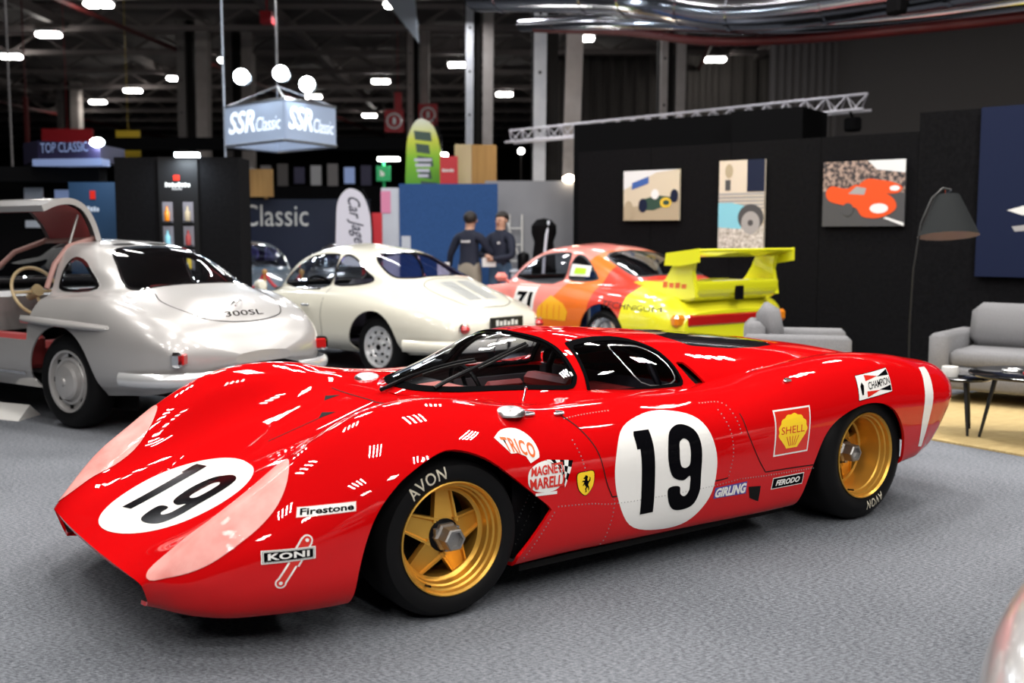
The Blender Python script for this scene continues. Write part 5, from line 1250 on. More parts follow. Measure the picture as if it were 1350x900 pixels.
# --- silver gullwing coupe, door up
def gullwing():
    t = empty('gullwing_coupe', (-2.76, 8.25, 0), math.radians(146.5), 'silver vintage coupe with its gullwing door raised', 'car')
    t.scale = (1.03, 1.0, 1.05)
    low = lambda w, d=0: [(w - .13, .26 + d), (w - .035, .38 + d)]
    R_ = [
     (-1.25, [(.20, .47), (.25, .48), (.26, .50), (.25, .52), (.22, .535), (.18, .54), (.12, .545), (.06, .548), (0, .55)]),
     (-1.20, [(.42, .42), (.50, .45), (.52, .50), (.50, .55), (.44, .585), (.36, .60), (.24, .615), (.12, .62), (0, .62)]),
     (-1.12, [(.54, .36), (.63, .42), (.66, .50), (.645, .585), (.57, .655), (.45, .68), (.30, .70), (.15, .705), (0, .705)]),
     (-.95, [(.63, .31), (.735, .40), (.765, .52), (.75, .65), (.66, .745), (.52, .78), (.35, .80), (.17, .812), (0, .815)]),
     (-.70, [(.69, .28), (.80, .38), (.83, .53), (.815, .70), (.725, .81), (.56, .845), (.38, .88), (.19, .90), (0, .905)]),
     (-.40, [(.72, .27), (.83, .38), (.865, .55), (.85, .745), (.755, .865), (.58, .895), (.40, .94), (.20, .96), (0, .965)]),
     (-.10, [(.74, .26), (.84, .38), (.875, .55), (.86, .765), (.765, .895), (.60, .925), (.43, .985), (.22, 1.02), (0, 1.03)]),
     (.25, [(.74, .25), (.84, .37), (.87, .55), (.855, .765), (.765, .895), (.63, .945), (.51, 1.08), (.29, 1.165), (0, 1.18)]),
     (.60, [(.74, .25), (.835, .36), (.86, .54), (.845, .745), (.76, .875), (.645, .935), (.54, 1.12), (.38, 1.245), (0, 1.27)]),
     (1.00, [(.74, .25), (.82, .36), (.845, .54), (.83, .735), (.75, .855), (.65, .92), (.55, 1.12), (.40, 1.26), (0, 1.30)]),
     (1.40, [(.74, .25), (.82, .36), (.84, .54), (.825, .735), (.745, .855), (.65, .91), (.555, 1.09), (.40, 1.225), (0, 1.27)]),
     (1.75, [(.74, .25), (.83, .36), (.85, .54), (.835, .745), (.75, .865), (.64, .90), (.56, .99), (.40, 1.07), (0, 1.12)]),
     (2.00, [(.74, .26), (.85, .38), (.87, .55), (.85, .755), (.76, .875), (.62, .885), (.50, .905), (.30, .925), (0, .935)]),
     (2.40, [(.74, .26), (.86, .38), (.88, .55), (.86, .755), (.76, .875), (.60, .845), (.42, .85), (.22, .87), (0, .875)]),
     (2.90, [(.70, .28), (.82, .40), (.85, .55), (.82, .70), (.72, .80), (.55, .77), (.38, .775), (.20, .785), (0, .79)]),
     (3.20, [(.60, .32), (.72, .42), (.75, .52), (.72, .62), (.62, .68), (.48, .67), (.33, .67), (.17, .675), (0, .675)]),
     (3.33, [(.50, .38), (.60, .44), (.62, .50), (.60, .56), (.50, .60), (.40, .605), (.28, .61), (.14, .61), (0, .61)])]
    mvx = lambda x: float(np.interp(x, [-1.3, -.95, -.70, -.40, -.10, .25, 1.75, 2.0, 2.4, 3.4], [-1.17, -.90, -.74, -.57, -.42, -.16, 1.34, 1.70, 2.4, 3.4]))
    R_ = [(mvx(x), p) for x, p in R_]
    S = Shell(R_, 110)
    S.cut(S.xz(arch_poly(0, .33, .385), .5)); S.cut(S.xz(arch_poly(2.4, .33, .385), .5))
    # left doorway reaches into the roof
    DO = [(.39, .60), (.37, .90), (.42, 1.16), (.44, 1.40), (1.11, 1.40), (1.25, 1.10), (1.37, .93), (1.33, .60)]
    S.cut(lambda V: np.maximum(poly_sdf(V[:, [0, 2]], DO), .16 - V[:, 1]))
    S.window('rear_window', S.xy(crpoly(mirror_poly([(.08, .0), (.07, .24), (.02, .37), (-.14, .46), (-.34, .54), (-.44, .51), (-.50, .30), (-.52, .0)]), 4, True), .89), t, 'car_glass', 'chrome', .018)
    S.window('quarter_window', S.xz(crpoly([(-.14, .965), (.28, .945), (.315, .98), (.30, 1.16), (.21, 1.17), (.02, 1.085)], 4, True), .40), t, 'car_glass', 'chrome', .02)
    S.window('windshield', S.xy(crpoly(mirror_poly([(1.06, 0), (1.05, .30), (1.09, .42), (1.39, .54), (1.50, .40), (1.58, 0)]), 4, True), .9), t, 'car_glass', 'chrome', .018)
    S.build('body', 'silver_paint', t)
    S.caps('silver_paint', t)
    for y in (.16, -.16):
        stick('roof_vent', *tess([ell(.035, .10, 24, c=(.16, y))]), S.bvh, 'z', 'deep_black', t, .004)
    for x0 in (0, 2.4):      # brow strakes over the arches
        for s in (1, -1):
            V = []; n = 24
            for i in range(n + 1):
                u = i / n; x = x0 + .50 - 1.06 * u; k = math.sin(PI * min(1, u * 1.02 + .0)) ** .6 if 0 < u < 1 else 0
                z = .735 - .02 * u
                h = S.bvh.ray_cast(Vector((x, 3, z)), Vector((0, -1, 0)))[0]; y = h.y if h else .8
                for dy, dz in ((-.01, .035), (.02 * k, .03 * k + .004), (.055 * k, .012), (.055 * k, -.002), (-.01, -.02)): V.append((x, s * (y + dy), z + dz))
            F = [(i * 5 + j, i * 5 + j + 1, i * 5 + 6 + j, i * 5 + 5 + j) for i in range(n) for j in range(4)]
            mesh('wheel_brow', V, F if s < 0 else [f[::-1] for f in F], 'silver_paint', t, True)
    # trunk seam, badge, plinth
    tr = crpoly([(-.55, .46), (-.66, .50), (-.80, .47), (-.94, .36), (-.99, .18), (-1.0, 0)], 5)
    v, q = ribbon(np.vstack([tr, (tr * [1, -1])[::-1][1:]]), .008); stick('trunk_seam', v, q, S.bvh, 'z', 'deep_black', t, .001)
    b = MB(); 
    for k in range(3):
        a = PI / 2 + 2 * PI * k / 3; b.cyl((0, 0, 0), (0, .05 * math.cos(a), .05 * math.sin(a)), .009, .002, 6)
    b.lathe([(.05 + .005 * math.cos(a), .005 * math.sin(a)) for a in np.linspace(0, 2 * PI, 7)], 'x', 24)
    b.build('star_badge', 'chrome', t, True, loc=(-.86, .0, .84), rot=(0, -.65, 0))
    v, q, a = text2d('300SL', shear=.2); v = np.stack([-.955 + v[:, 1] * .045, -(v[:, 0] - .5) * -.36 * -1], 1); stick('model_script', v, q, S.bvh, 'z', 'chrome', t, .004)
    MB().box((-1.05, 0, .62), (.03, .04, .05), 0, .01).build('trunk_handle', 'chrome', t)
    for s in (1, -1):
        lens = MB().box((0, 0, 0), (.08, .30, .10), 0, .02).build('tail_lamp', 'chrome', t, True, loc=(-.985, s * .60, .535), rot=(0, 0, s * .55))
        MB().box((-.035, s * -.065, 0), (.03, .125, .075), 0, .01).build('lens', 'lamp_amber', lens, True); MB().box((-.035, s * .068, 0), (.03, .125, .075), 0, .01).build('lens', 'lamp_red', lens, True)
        pts = [(-.66, s * .865, .40), (-.87, s * .83, .40), (-1.02, s * .74, .40), (-1.13, s * .55, .40), (-1.17, s * .30, .40)]
        P = crpoly(pts, 5)
        V = []
        for p in P:
            for dz, o in ((.045, .0), (.03, .022), (0, .03), (-.03, .022), (-.045, 0)):
                d = np.array([-.45, .9 * s, 0]); V.append(p + d * o + [0, 0, dz])
        n = len(P); F = [(i * 5 + j, i * 5 + j + 1, i * 5 + 6 + j, i * 5 + 5 + j) for i in range(n - 1) for j in range(4)]
        mesh('bumper', V, F if s > 0 else [f[::-1] for f in F], 'bright_trim', t, True)
        v, q = ribbon([(.46, .36), (1.95, .36)], .02); stick('sill_trim', v, q, S.bvh, 'y', 'chrome', t, .006, .1, s)
    for x in (0, 2.4):
        for s in (1, -1): road_wheel(t, x, .80, .33, .19, .215, s, 'cap', 'silver_paint')
    wheel_tunnels(t, (0, 2.4), .33, .56, .80, .74); underbody(t, -.78, 3.2, 1.1, .27, None)
    # cabin
    MB().box((.95, 0, .35), (1.5, 1.3, .03)).build('cabin_floor', 'interior_dark', t); MB().box((.15, 0, .60), (.03, 1.25, .58)).build('cabin_bulkhead', 'interior_red', t)
    MB().prism([(1.27, .60), (1.21, .86), (1.29, .90), (1.54, .90), (1.54, .60)], -.66, .66, 'y').build('dashboard', 'silver_paint', t)
    MB().box((.96, .70, .50), (.95, .16, .24), 0, .03).build('door_sill', 'interior_red', t, True)
    for y in (.32, -.32): plain_seat(t, .56, y, 'interior_red', .48, .48)
    steering(t, 1.00, .36, .90, .20, 'cream_wheel', .45)
    # raised doors: outer skin, lining, strut
    for s in (1,):
        prof = [(0, 0), (.16, .005), (.30, -.03), (.40, -.12), (.455, -.25), (.475, -.40)]   # out from hinge, when shut
        ang = math.radians(64)
        def pt(x, p, ins):
            y, z = p; y2 = y * math.cos(ang) - z * math.sin(ang); z2 = y * math.sin(ang) + z * math.cos(ang)
            return (x, s * (.15 + y2), 1.285 + z2)
        pp = crpoly(prof, 5); n = len(pp)
        def skin(x0, x1, off, cut=0.0):
            V = []
            for i, p in enumerate(pp):
                u = i / (n - 1)
                d = pp[min(i + 1, n - 1)] - pp[max(i - 1, 0)]; nn = np.array([-d[1], d[0]]) / np.linalg.norm(d)
                pq = p - nn * off
                V += [pt(x0 - .10 * u * 1, pq, 0), pt((x0 + x1) / 2, pq, 0), pt(x1 + .10 * u, pq, 0)]
            F = [(i * 3 + j, i * 3 + j + 1, i * 3 + 4 + j, i * 3 + 3 + j) for i in range(n - 1) for j in range(2)]
            return V, F
        Vo, Fo = skin(.44, 1.06, 0); Vi, Fi = skin(.44, 1.06, .045)
        nb = len(Vo); ring = [i * 3 for i in range(n)] + [(n - 1) * 3 + 1] + [i * 3 + 2 for i in range(n - 1, -1, -1)] + [1]
        F = Fo + [(a, ring[(k + 1) % len(ring)], nb + ring[(k + 1) % len(ring)], nb + a) for k, a in enumerate(ring)]
        d = mesh('door', Vo + Vi, F, 'silver_paint', t, True, angle=40)
        Vl, Fl = skin(.49, 1.01, .05); mesh('door_lining', Vl, Fl, 'interior_red', d, True)
        MB().cyl((.46, s * .56, .92), (.50, s * .30, 1.50), .011).build('door_strut', 'dull_steel', t, True)
    MB().tube([(.41, .66, .95), (.42, .58, 1.12), (.45, .44, 1.245), (.47, .20, 1.305), (1.09, .20, 1.285), (1.17, .42, 1.20), (1.29, .60, 1.0)], .020, 8).build('door_frame', 'door_trim', t, True)
    return t
gullwing()

# --- rounded rear-engined coupe (ivory, and a silver one at the frame edge)
def rear_engined_coupe(paint, loc, rz, label, full=True):
    t = empty('rear_engined_coupe', loc, rz, label, 'car')
    R_ = [
     (-1.0, [(.18, .44), (.22, .45), (.235, .475), (.225, .50), (.20, .515), (.16, .525), (.11, .53), (.05, .535), (0, .535)]),
     (-.97, [(.34, .40), (.44, .43), (.47, .47), (.45, .52), (.41, .55), (.33, .575), (.22, .59), (.11, .60), (0, .60)]),
     (-.90, [(.45, .34), (.57, .39), (.60, .47), (.585, .545), (.53, .60), (.42, .635), (.28, .66), (.14, .67), (0, .675)]),
     (-.75, [(.54, .30), (.68, .38), (.715, .48), (.70, .585), (.635, .665), (.49, .71), (.34, .745), (.17, .76), (0, .765)]),
     (-.50, [(.62, .27), (.76, .36), (.80, .50), (.785, .63), (.71, .725), (.56, .785), (.39, .835), (.20, .86), (0, .865)]),
     (-.20, [(.66, .26), (.80, .36), (.83, .50), (.815, .66), (.74, .765), (.59, .85), (.43, .93), (.22, .97), (0, .98)]),
     (.15, [(.66, .25), (.80, .35), (.83, .50), (.815, .675), (.745, .79), (.62, .885), (.50, 1.02), (.29, 1.095), (0, 1.115)]),
     (.50, [(.66, .24), (.79, .34), (.82, .49), (.805, .675), (.745, .80), (.64, .895), (.55, 1.09), (.37, 1.205), (0, 1.24)]),
     (.90, [(.66, .24), (.78, .33), (.81, .48), (.795, .67), (.74, .80), (.65, .88), (.57, 1.10), (.41, 1.25), (0, 1.305)]),
     (1.30, [(.66, .24), (.78, .33), (.81, .48), (.795, .67), (.735, .80), (.65, .87), (.57, 1.08), (.41, 1.225), (0, 1.285)]),
     (1.65, [(.66, .24), (.78, .33), (.81, .48), (.795, .665), (.73, .785), (.64, .84), (.56, .97), (.41, 1.06), (0, 1.125)]),
     (1.85, [(.66, .24), (.79, .33), (.81, .48), (.79, .66), (.72, .775), (.60, .80), (.46, .84), (.26, .88), (0, .90)]),
     (2.20, [(.66, .26), (.80, .36), (.83, .50), (.81, .66), (.72, .765), (.56, .745), (.38, .765), (.20, .79), (0, .80)]),
     (2.60, [(.62, .28), (.76, .37), (.79, .48), (.77, .60), (.68, .68), (.52, .645), (.36, .655), (.18, .67), (0, .675)]),
     (2.90, [(.50, .34), (.62, .40), (.64, .46), (.62, .52), (.55, .56), (.42, .545), (.28, .545), (.14, .55), (0, .55)])]
    S = Shell(R_, 96)
    for x in (0, 2.1): S.cut(S.xz(arch_poly(x, .315, .36), .5))
    S.window('rear_window', S.xy(crpoly(mirror_poly([(.47, 0), (.46, .26), (.40, .40), (.20, .48), (.0, .49), (-.13, .38), (-.17, .18), (-.18, 0)]), 4, True), .9), t, 'rear_glass_violet', 'chrome', .02)
    S.window('door_window', S.xz(crpoly([(.83, .885), (1.58, .875), (1.62, .90), (1.36, 1.14), (1.22, 1.185), (.90, 1.205), (.83, 1.19)], 4, True), .35), t, 'car_glass', 'chrome', .014)
    S.window('quarter_window', S.xz(crpoly([(.24, .93), (.76, .89), (.785, .92), (.775, 1.19), (.72, 1.20), (.55, 1.15), (.36, 1.04), (.22, .96)], 4, True), .35), t, 'car_glass', 'chrome', .014)
    S.window('windshield', S.xy(crpoly(mirror_poly([(1.40, 0), (1.40, .32), (1.44, .44), (1.72, .55), (1.80, .42), (1.85, 0)]), 4, True), .86), t, 'car_glass', 'chrome', .016)
    S.build('body', paint, t); S.caps(paint, t)
    def rear_x(y, z): return S.bvh.ray_cast(Vector((-3, y, z)), Vector((1, 0, 0)))[0].x
    def seam(pts, axis, nm='door_seam', w=.007):
        for s in ((1, -1) if axis == 'y' else (1,)):
            v, q = ribbon(crpoly(pts, 5), w); stick(nm, v, q, S.bvh, axis, 'car_glass_edge', t, .0012, .06, s)
    seam([(.80, .87), (.80, .60), (.78, .42), (.84, .33), (1.40, .33), (1.62, .40), (1.66, .86)], 'y')
    lid = crpoly([(-.22, 0), (-.23, .30), (-.30, .40), (-.55, .40), (-.76, .32), (-.84, .16), (-.85, 0)], 5)
    v, q = ribbon(np.vstack([lid, (lid * [1, -1])[::-1][1:]]), .008); stick('engine_lid_seam', v, q, S.bvh, 'z', 'car_glass_edge', t, .0012)
    for s in (1, -1):      # twin engine lid grilles with slats
        P = [(-.30, s * .03), (-.30, s * .22), (-.72, s * .20), (-.72, s * .03)]
        g = stick('engine_grille', *tess([P]), S.bvh, 'z', 'grille_grey', t, .003)
        for k in range(12):
            x = -.318 - k * .034
            v, q = ribbon([(x, s * .035), (x, s * .19)], .014); stick('slat', v, q, S.bvh, 'z', 'grille_grey', g, .010)
        lamp = MB().ball((0, 0, 0), .055, 12, (1, 1, .8)).build('tail_lamp', 'lamp_red', t, True, loc=(rear_x(s * .52, .53) - .01, s * .52, .53))
        MB().lathe([(.06, -.01), (.06, .01)], 'x', 20).build('lamp_ring', 'chrome', lamp, True)
        P = crpoly([(-.45, s * .83, .37), (-.72, s * .76, .37), (-.92, s * .60, .37), (-1.0, s * .36, .37), (-1.02, 0, .37)], 5)
        V = []
        for p in P:
            for dz, o in ((.055, .0), (.035, .03), (0, .038), (-.035, .03), (-.055, 0)): V.append(p + np.array([-.5, .75 * s, 0]) * o + [0, 0, dz])
        n = len(P); F = [(i * 5 + j, i * 5 + j + 1, i * 5 + 6 + j, i * 5 + 5 + j) for i in range(n - 1) for j in range(4)]
        mesh('rear_bumper', V, F if s > 0 else [f[::-1] for f in F], paint, t, True)
        MB().box((1.02, s * .83, .69), (.13, .02, .025), 0, .008).build('door_handle', 'chrome', t, True)
    px_ = rear_x(0, .56) - .02
    MB().box((px_, 0, .57), (.02, .46, .11), 0, .006).build('number_plate', 'plate_black', t)
    text_flat('plate_lettering', '#6', .32, .055, 'white_vinyl', t, (px_ - .012, .16, .543), (0, -1, 0), (0, 0, 1))
    MB().lathe([(.001, .0), (.05, .01), (.062, .05), (.05, .10), (.001, .11)], 'x', 20, (1.86, .74, .86)).cyl((1.88, .70, .80), (1.90, .74, .84), .012).build('fender_mirror', paint, t, True)
    for x in (0, 2.1):
        for s in (1, -1): road_wheel(t, x, .735, .318, .17, .20, s, 'chrome')
    wheel_tunnels(t, (0, 2.1), .32, .52, .74, .70); underbody(t, -.8, 2.8, 1.0, .24, None)
    MB().box((1.0, 0, .32), (1.5, 1.25, .03)).build('cabin_floor', 'interior_dark', t); MB().box((.34, 0, .62), (.03, 1.2, .55)).build('cabin_bulkhead', 'interior_dark', t)
    MB().box((.12, 0, .875), (.40, 1.0, .03)).build('parcel_shelf', 'shelf_violet', t)
    MB().prism([(1.62, .55), (1.55, .80), (1.62, .85), (1.82, .84), (1.82, .55)], -.62, .62, 'y').build('dashboard', 'interior_dark', t)
    for y in (.32, -.32): plain_seat(t, .98, y, 'interior_dark', .44, .52)
    steering(t, 1.40, .33, .78, .19, 'satin_black', .4)
    return t
rear_engined_coupe('ivory_paint', (-.80, 10.75, 0), math.radians(138), 'ivory rounded vintage coupe between the gullwing and the striped racer')

# --- multicoloured wide-body racer with a tall rear wing
def livery():
    m, nt, b = _nodes('patchwork_livery')
    L = nt.links.new
    tc = nt.nodes.new('ShaderNodeTexCoord'); sp = nt.nodes.new('ShaderNodeSeparateXYZ'); L(tc.outputs['Object'], sp.inputs[0])
    nz = nt.nodes.new('ShaderNodeTexNoise'); nz.inputs['Scale'].default_value = 1.4; nz.inputs['Detail'].default_value = 0.0; L(tc.outputs['Object'], nz.inputs['Vector'])
    m1 = nt.nodes.new('ShaderNodeMath'); m1.operation = 'MULTIPLY_ADD'; m1.inputs[1].default_value = .55; L(sp.outputs['Z'], m1.inputs[0]); L(sp.outputs['X'], m1.inputs[2])
    m2 = nt.nodes.new('ShaderNodeMath'); m2.operation = 'MULTIPLY_ADD'; m2.inputs[1].default_value = .5; L(nz.outputs[0], m2.inputs[0]); L(m1.outputs[0], m2.inputs[2])
    m3 = nt.nodes.new('ShaderNodeMath'); m3.operation = 'MULTIPLY_ADD'; m3.inputs[1].default_value = .2; m3.inputs[2].default_value = .2; L(m2.outputs[0], m3.inputs[0])
    rp = nt.nodes.new('ShaderNodeValToRGB'); rp.color_ramp.interpolation = 'CONSTANT'
    cols = [(0, (.82, .78, .02)), (.27, (.62, .03, .01)), (.39, (.80, .16, .01)), (.50, (.82, .24, .20)), (.84, (.78, .20, .20)), (.92, (.55, .75, .03))]
    e = rp.color_ramp.elements; e[0].position = 0; e[0].color = (*cols[0][1], 1); e[1].position = cols[1][0]; e[1].color = (*cols[1][1], 1)
    for p, c in cols[2:]:
        q = e.new(p); q.color = (*c, 1)
    L(m3.outputs[0], rp.inputs[0]); L(rp.outputs[0], b.inputs['Base Color'])
    b.inputs['Roughness'].default_value = .32; b.inputs['Coat Weight'].default_value = 1.0
livery()
mat('acid_yellow', (0.80, 0.80, 0.015), 0.32, coat=1.0)
mat('house_yellow', (0.85, 0.42, 0.01), 0.35)
mat('lime_print', (0.45, 0.80, 0.02), 0.4)
def wing_racer():
    t = empty('wide_body_racer', (1.64, 11.35, 0), math.radians(126.5), 'wide racer in pink orange and yellow patches with a tall rear wing', 'car')
    R_ = [
     (-.98, [(.58, .36), (.68, .42), (.71, .48), (.70, .55), (.66, .60), (.56, .635), (.4, .65), (.2, .66), (0, .66)]),
     (-.88, [(.68, .28), (.80, .36), (.83, .48), (.82, .60), (.76, .67), (.62, .715), (.42, .735), (.2, .75), (0, .755)]),
     (-.40, [(.78, .24), (.89, .32), (.925, .48), (.915, .65), (.84, .765), (.67, .825), (.47, .87), (.23, .895), (0, .90)]),
     (0, [(.78, .22), (.90, .32), (.935, .50), (.92, .68), (.84, .80), (.68, .87), (.53, .975), (.30, 1.03), (0, 1.045)]),
     (.35, [(.76, .20), (.88, .30), (.905, .48), (.89, .68), (.81, .81), (.69, .895), (.58, 1.065), (.37, 1.145), (0, 1.17)]),
     (.75, [(.74, .18), (.84, .28), (.86, .46), (.845, .67), (.78, .815), (.70, .895), (.61, 1.11), (.44, 1.235), (0, 1.275)]),
     (1.15, [(.74, .18), (.83, .28), (.85, .46), (.835, .66), (.77, .81), (.70, .885), (.61, 1.12), (.45, 1.255), (0, 1.305)]),
     (1.50, [(.74, .18), (.83, .28), (.85, .46), (.835, .66), (.77, .81), (.69, .88), (.61, 1.075), (.45, 1.205), (0, 1.255)]),
     (1.95, [(.74, .18), (.84, .28), (.86, .46), (.84, .66), (.77, .80), (.66, .85), (.56, .92), (.40, .975), (0, 1.01)]),
     (2.10, [(.75, .19), (.86, .29), (.88, .46), (.86, .66), (.77, .80), (.62, .82), (.48, .845), (.26, .87), (0, .88)]),
     (2.50, [(.76, .20), (.88, .30), (.90, .46), (.88, .64), (.78, .76), (.60, .73), (.42, .74), (.20, .76), (0, .765)]),
     (2.90, [(.72, .18), (.82, .28), (.84, .40), (.82, .52), (.73, .62), (.55, .60), (.38, .61), (.20, .625), (0, .63)]),
     (3.15, [(.60, .16), (.70, .24), (.72, .33), (.70, .40), (.62, .44), (.50, .44), (.34, .45), (.17, .455), (0, .46)])]
    S = Shell(R_, 96)
    for x in (0, 2.27): S.cut(S.xz(arch_poly(x, .33, .37), .55))
    S.window('rear_window', S.xy(crpoly(mirror_poly([(.55, 0), (.53, .32), (.45, .44), (.15, .50), (-.10, .48), (-.16, .30), (-.18, 0)]), 4, True), .88), t, 'car_glass', 'car_glass_edge', .03)
    S.window('door_window', S.xz(crpoly([(.86, .905), (1.72, .895), (1.78, .92), (1.50, 1.12), (1.34, 1.18), (1.0, 1.205), (.88, 1.19)], 4, True), .35), t, 'car_glass', 'car_glass_edge', .018)
    S.window('quarter_window', S.xz(crpoly([(.32, .93), (.77, .91), (.80, .94), (.80, 1.17), (.74, 1.185), (.55, 1.11), (.38, .99)], 4, True), .35), t, 'car_glass', 'car_glass_edge', .018)
    S.window('windshield', S.xy(crpoly(mirror_poly([(1.50, 0), (1.50, .36), (1.54, .46), (1.94, .58), (2.02, .44), (2.06, 0)]), 4, True), .86), t, 'car_glass', 'car_glass_edge', .02)
    S.build('body', 'patchwork_livery', t); S.caps('acid_yellow', t)
    def side(nm, loops, m, off=.003, axis='y', root=t):
        v, q = tess(loops); return stick(nm, v, q, S.bvh, axis, m, root, off, .06)
    p = side('number_panel', [[(1.60, .56), (1.22, .56), (1.22, .84), (1.60, .84)]], 'white_vinyl')
    v, q, a = text2d('71', bold=.05); stick('lettering', quad_map(v, ((1.55, .58), (1.27, .58), (1.27, .76), (1.55, .76))), q, S.bvh, 'y', 'black_vinyl', p, .006)
    hs = side('house_print', [[(1.16, .48), (1.14, .60), (.94, .74), (.68, .66), (.58, .58), (.62, .48)]], 'house_yellow')
    for x in (1.06, .96, .84, .74): stick('house_line', *ribbon([(x, .49), (x, .64)], .012), S.bvh, 'y', 'orange_vinyl', hs, .005)
    v, q, a = text2d('TECHNIGUM', bold=.0); stick('side_lettering', quad_map(v, ((-.02, .665), (-.82, .655), (-.80, .70), (-.02, .735))), q, S.bvh, 'y', 'plate_black', t, .004)
    w = side('window_note', [[(.78, .95), (.46, .95), (.48, 1.06), (.78, 1.08)]], 'white_vinyl', .012); side('note_field', [[(.71, .975), (.53, .975), (.54, 1.035), (.71, 1.04)]], 'lime_print', .016, root=w)
    MB().box((-.97, 0, .57), (.05, 1.34, .12), 0, .02).build('lamp_bar', 'lamp_red', t, True)
    for s in (1, -1):
        MB().box((-.90, s * .68, .57), (.14, .26, .125), 0, .03).build('tail_lamp', 'lamp_amber', t, True, rot=None)
        V = []; P = crpoly([(-.50, .88), (-.62, .97), (-.74, 1.08), (-.82, 1.20)], 5)
        up = MB().prism([(-.30, .84), (-.52, .88), (-.62, .97), (-.70, 1.08), (-.74, 1.17), (-1.0, 1.19), (-.97, 1.05), (-1.0, .92), (-1.02, .80), (-.80, .76)], s * .56, s * .61, 'y').build('wing_strut', 'acid_yellow', t)
        MB().prism([(-.68, 1.10), (-.70, 1.22), (-1.14, 1.27), (-1.14, 1.14), (-.9, 1.10)], s * .68, s * .695, 'y').build('wing_end_plate', 'acid_yellow', t)
        MB().box((1.72, s * .92, .92), (.10, .16, .10), 0, .04).cyl((1.74, s * .80, .86), (1.73, s * .88, .90), .02).build('door_mirror', 'patchwork_livery', t, True)
    prof = crpoly([(-.68, 1.185), (-.78, 1.215), (-.95, 1.235), (-1.12, 1.265), (-1.13, 1.25), (-.95, 1.20), (-.78, 1.175)], 4, True)
    MB().prism([tuple(q) for q in prof], -.68, .68, 'y').build('wing_blade', 'acid_yellow', t)
    deck = crpoly([(-.20, .93), (-.5, .93), (-.80, .935), (-1.02, .95), (-1.03, .90), (-1.0, .80), (-.85, .745), (-.4, .82), (-.1, .90)], 3, True)
    MB().prism([tuple(q) for q in deck], -.58, .58, 'y').build('engine_cover', 'acid_yellow', t)
    MB().box((-1.03, .0, .83), (.03, .12, .14), 0, .01).build('cover_latch', 'satin_black', t)
    v, q, a = text2d('#4', shear=.2); mesh('strut_lettering', [(-.58 - x * .34, .6125, .88 + y * .06) for x, y in v], q[:, ::-1], 'orange_vinyl', t, False)
    for x in (0, 2.27):
        for s in (1, -1): road_wheel(t, x, .875 if x == 0 else .84, .32, .27, .235, s, 'split')
    wheel_tunnels(t, (0, 2.27), .32, .56, .84, .70); underbody(t, -.85, 3.0, 1.1, .18, None)
    MB().box((1.0, 0, .32), (1.6, 1.3, .03)).build('cabin_floor', 'interior_dark', t)
    MB().prism([(1.75, .55), (1.68, .84), (1.75, .88), (2.0, .84), (2.0, .55)], -.66, .66, 'y').build('dashboard', 'interior_dark', t)
    mat('racer_blue', (.03, .09, .30), .6)
    for y in (.34,): plain_seat(t, 1.0, y, 'racer_blue', .40, .62)
    MB().tube([(.62, -.55, .4), (.62, -.54, .95), (.62, -.40, 1.16), (.62, 0, 1.22), (.62, .40, 1.16), (.62, .54, .95), (.62, .55, .4)], .02, 8).tube([(.62, .5, .95), (.1, -.4, .8)], .02, 8).build('roll_cage', 'white_vinyl', t, True)
    return t
wing_racer()

rear_engined_coupe('silver_paint', (1.80, 1.77, 0), math.radians(50), 'pale silver car whose fender enters the bottom right corner')

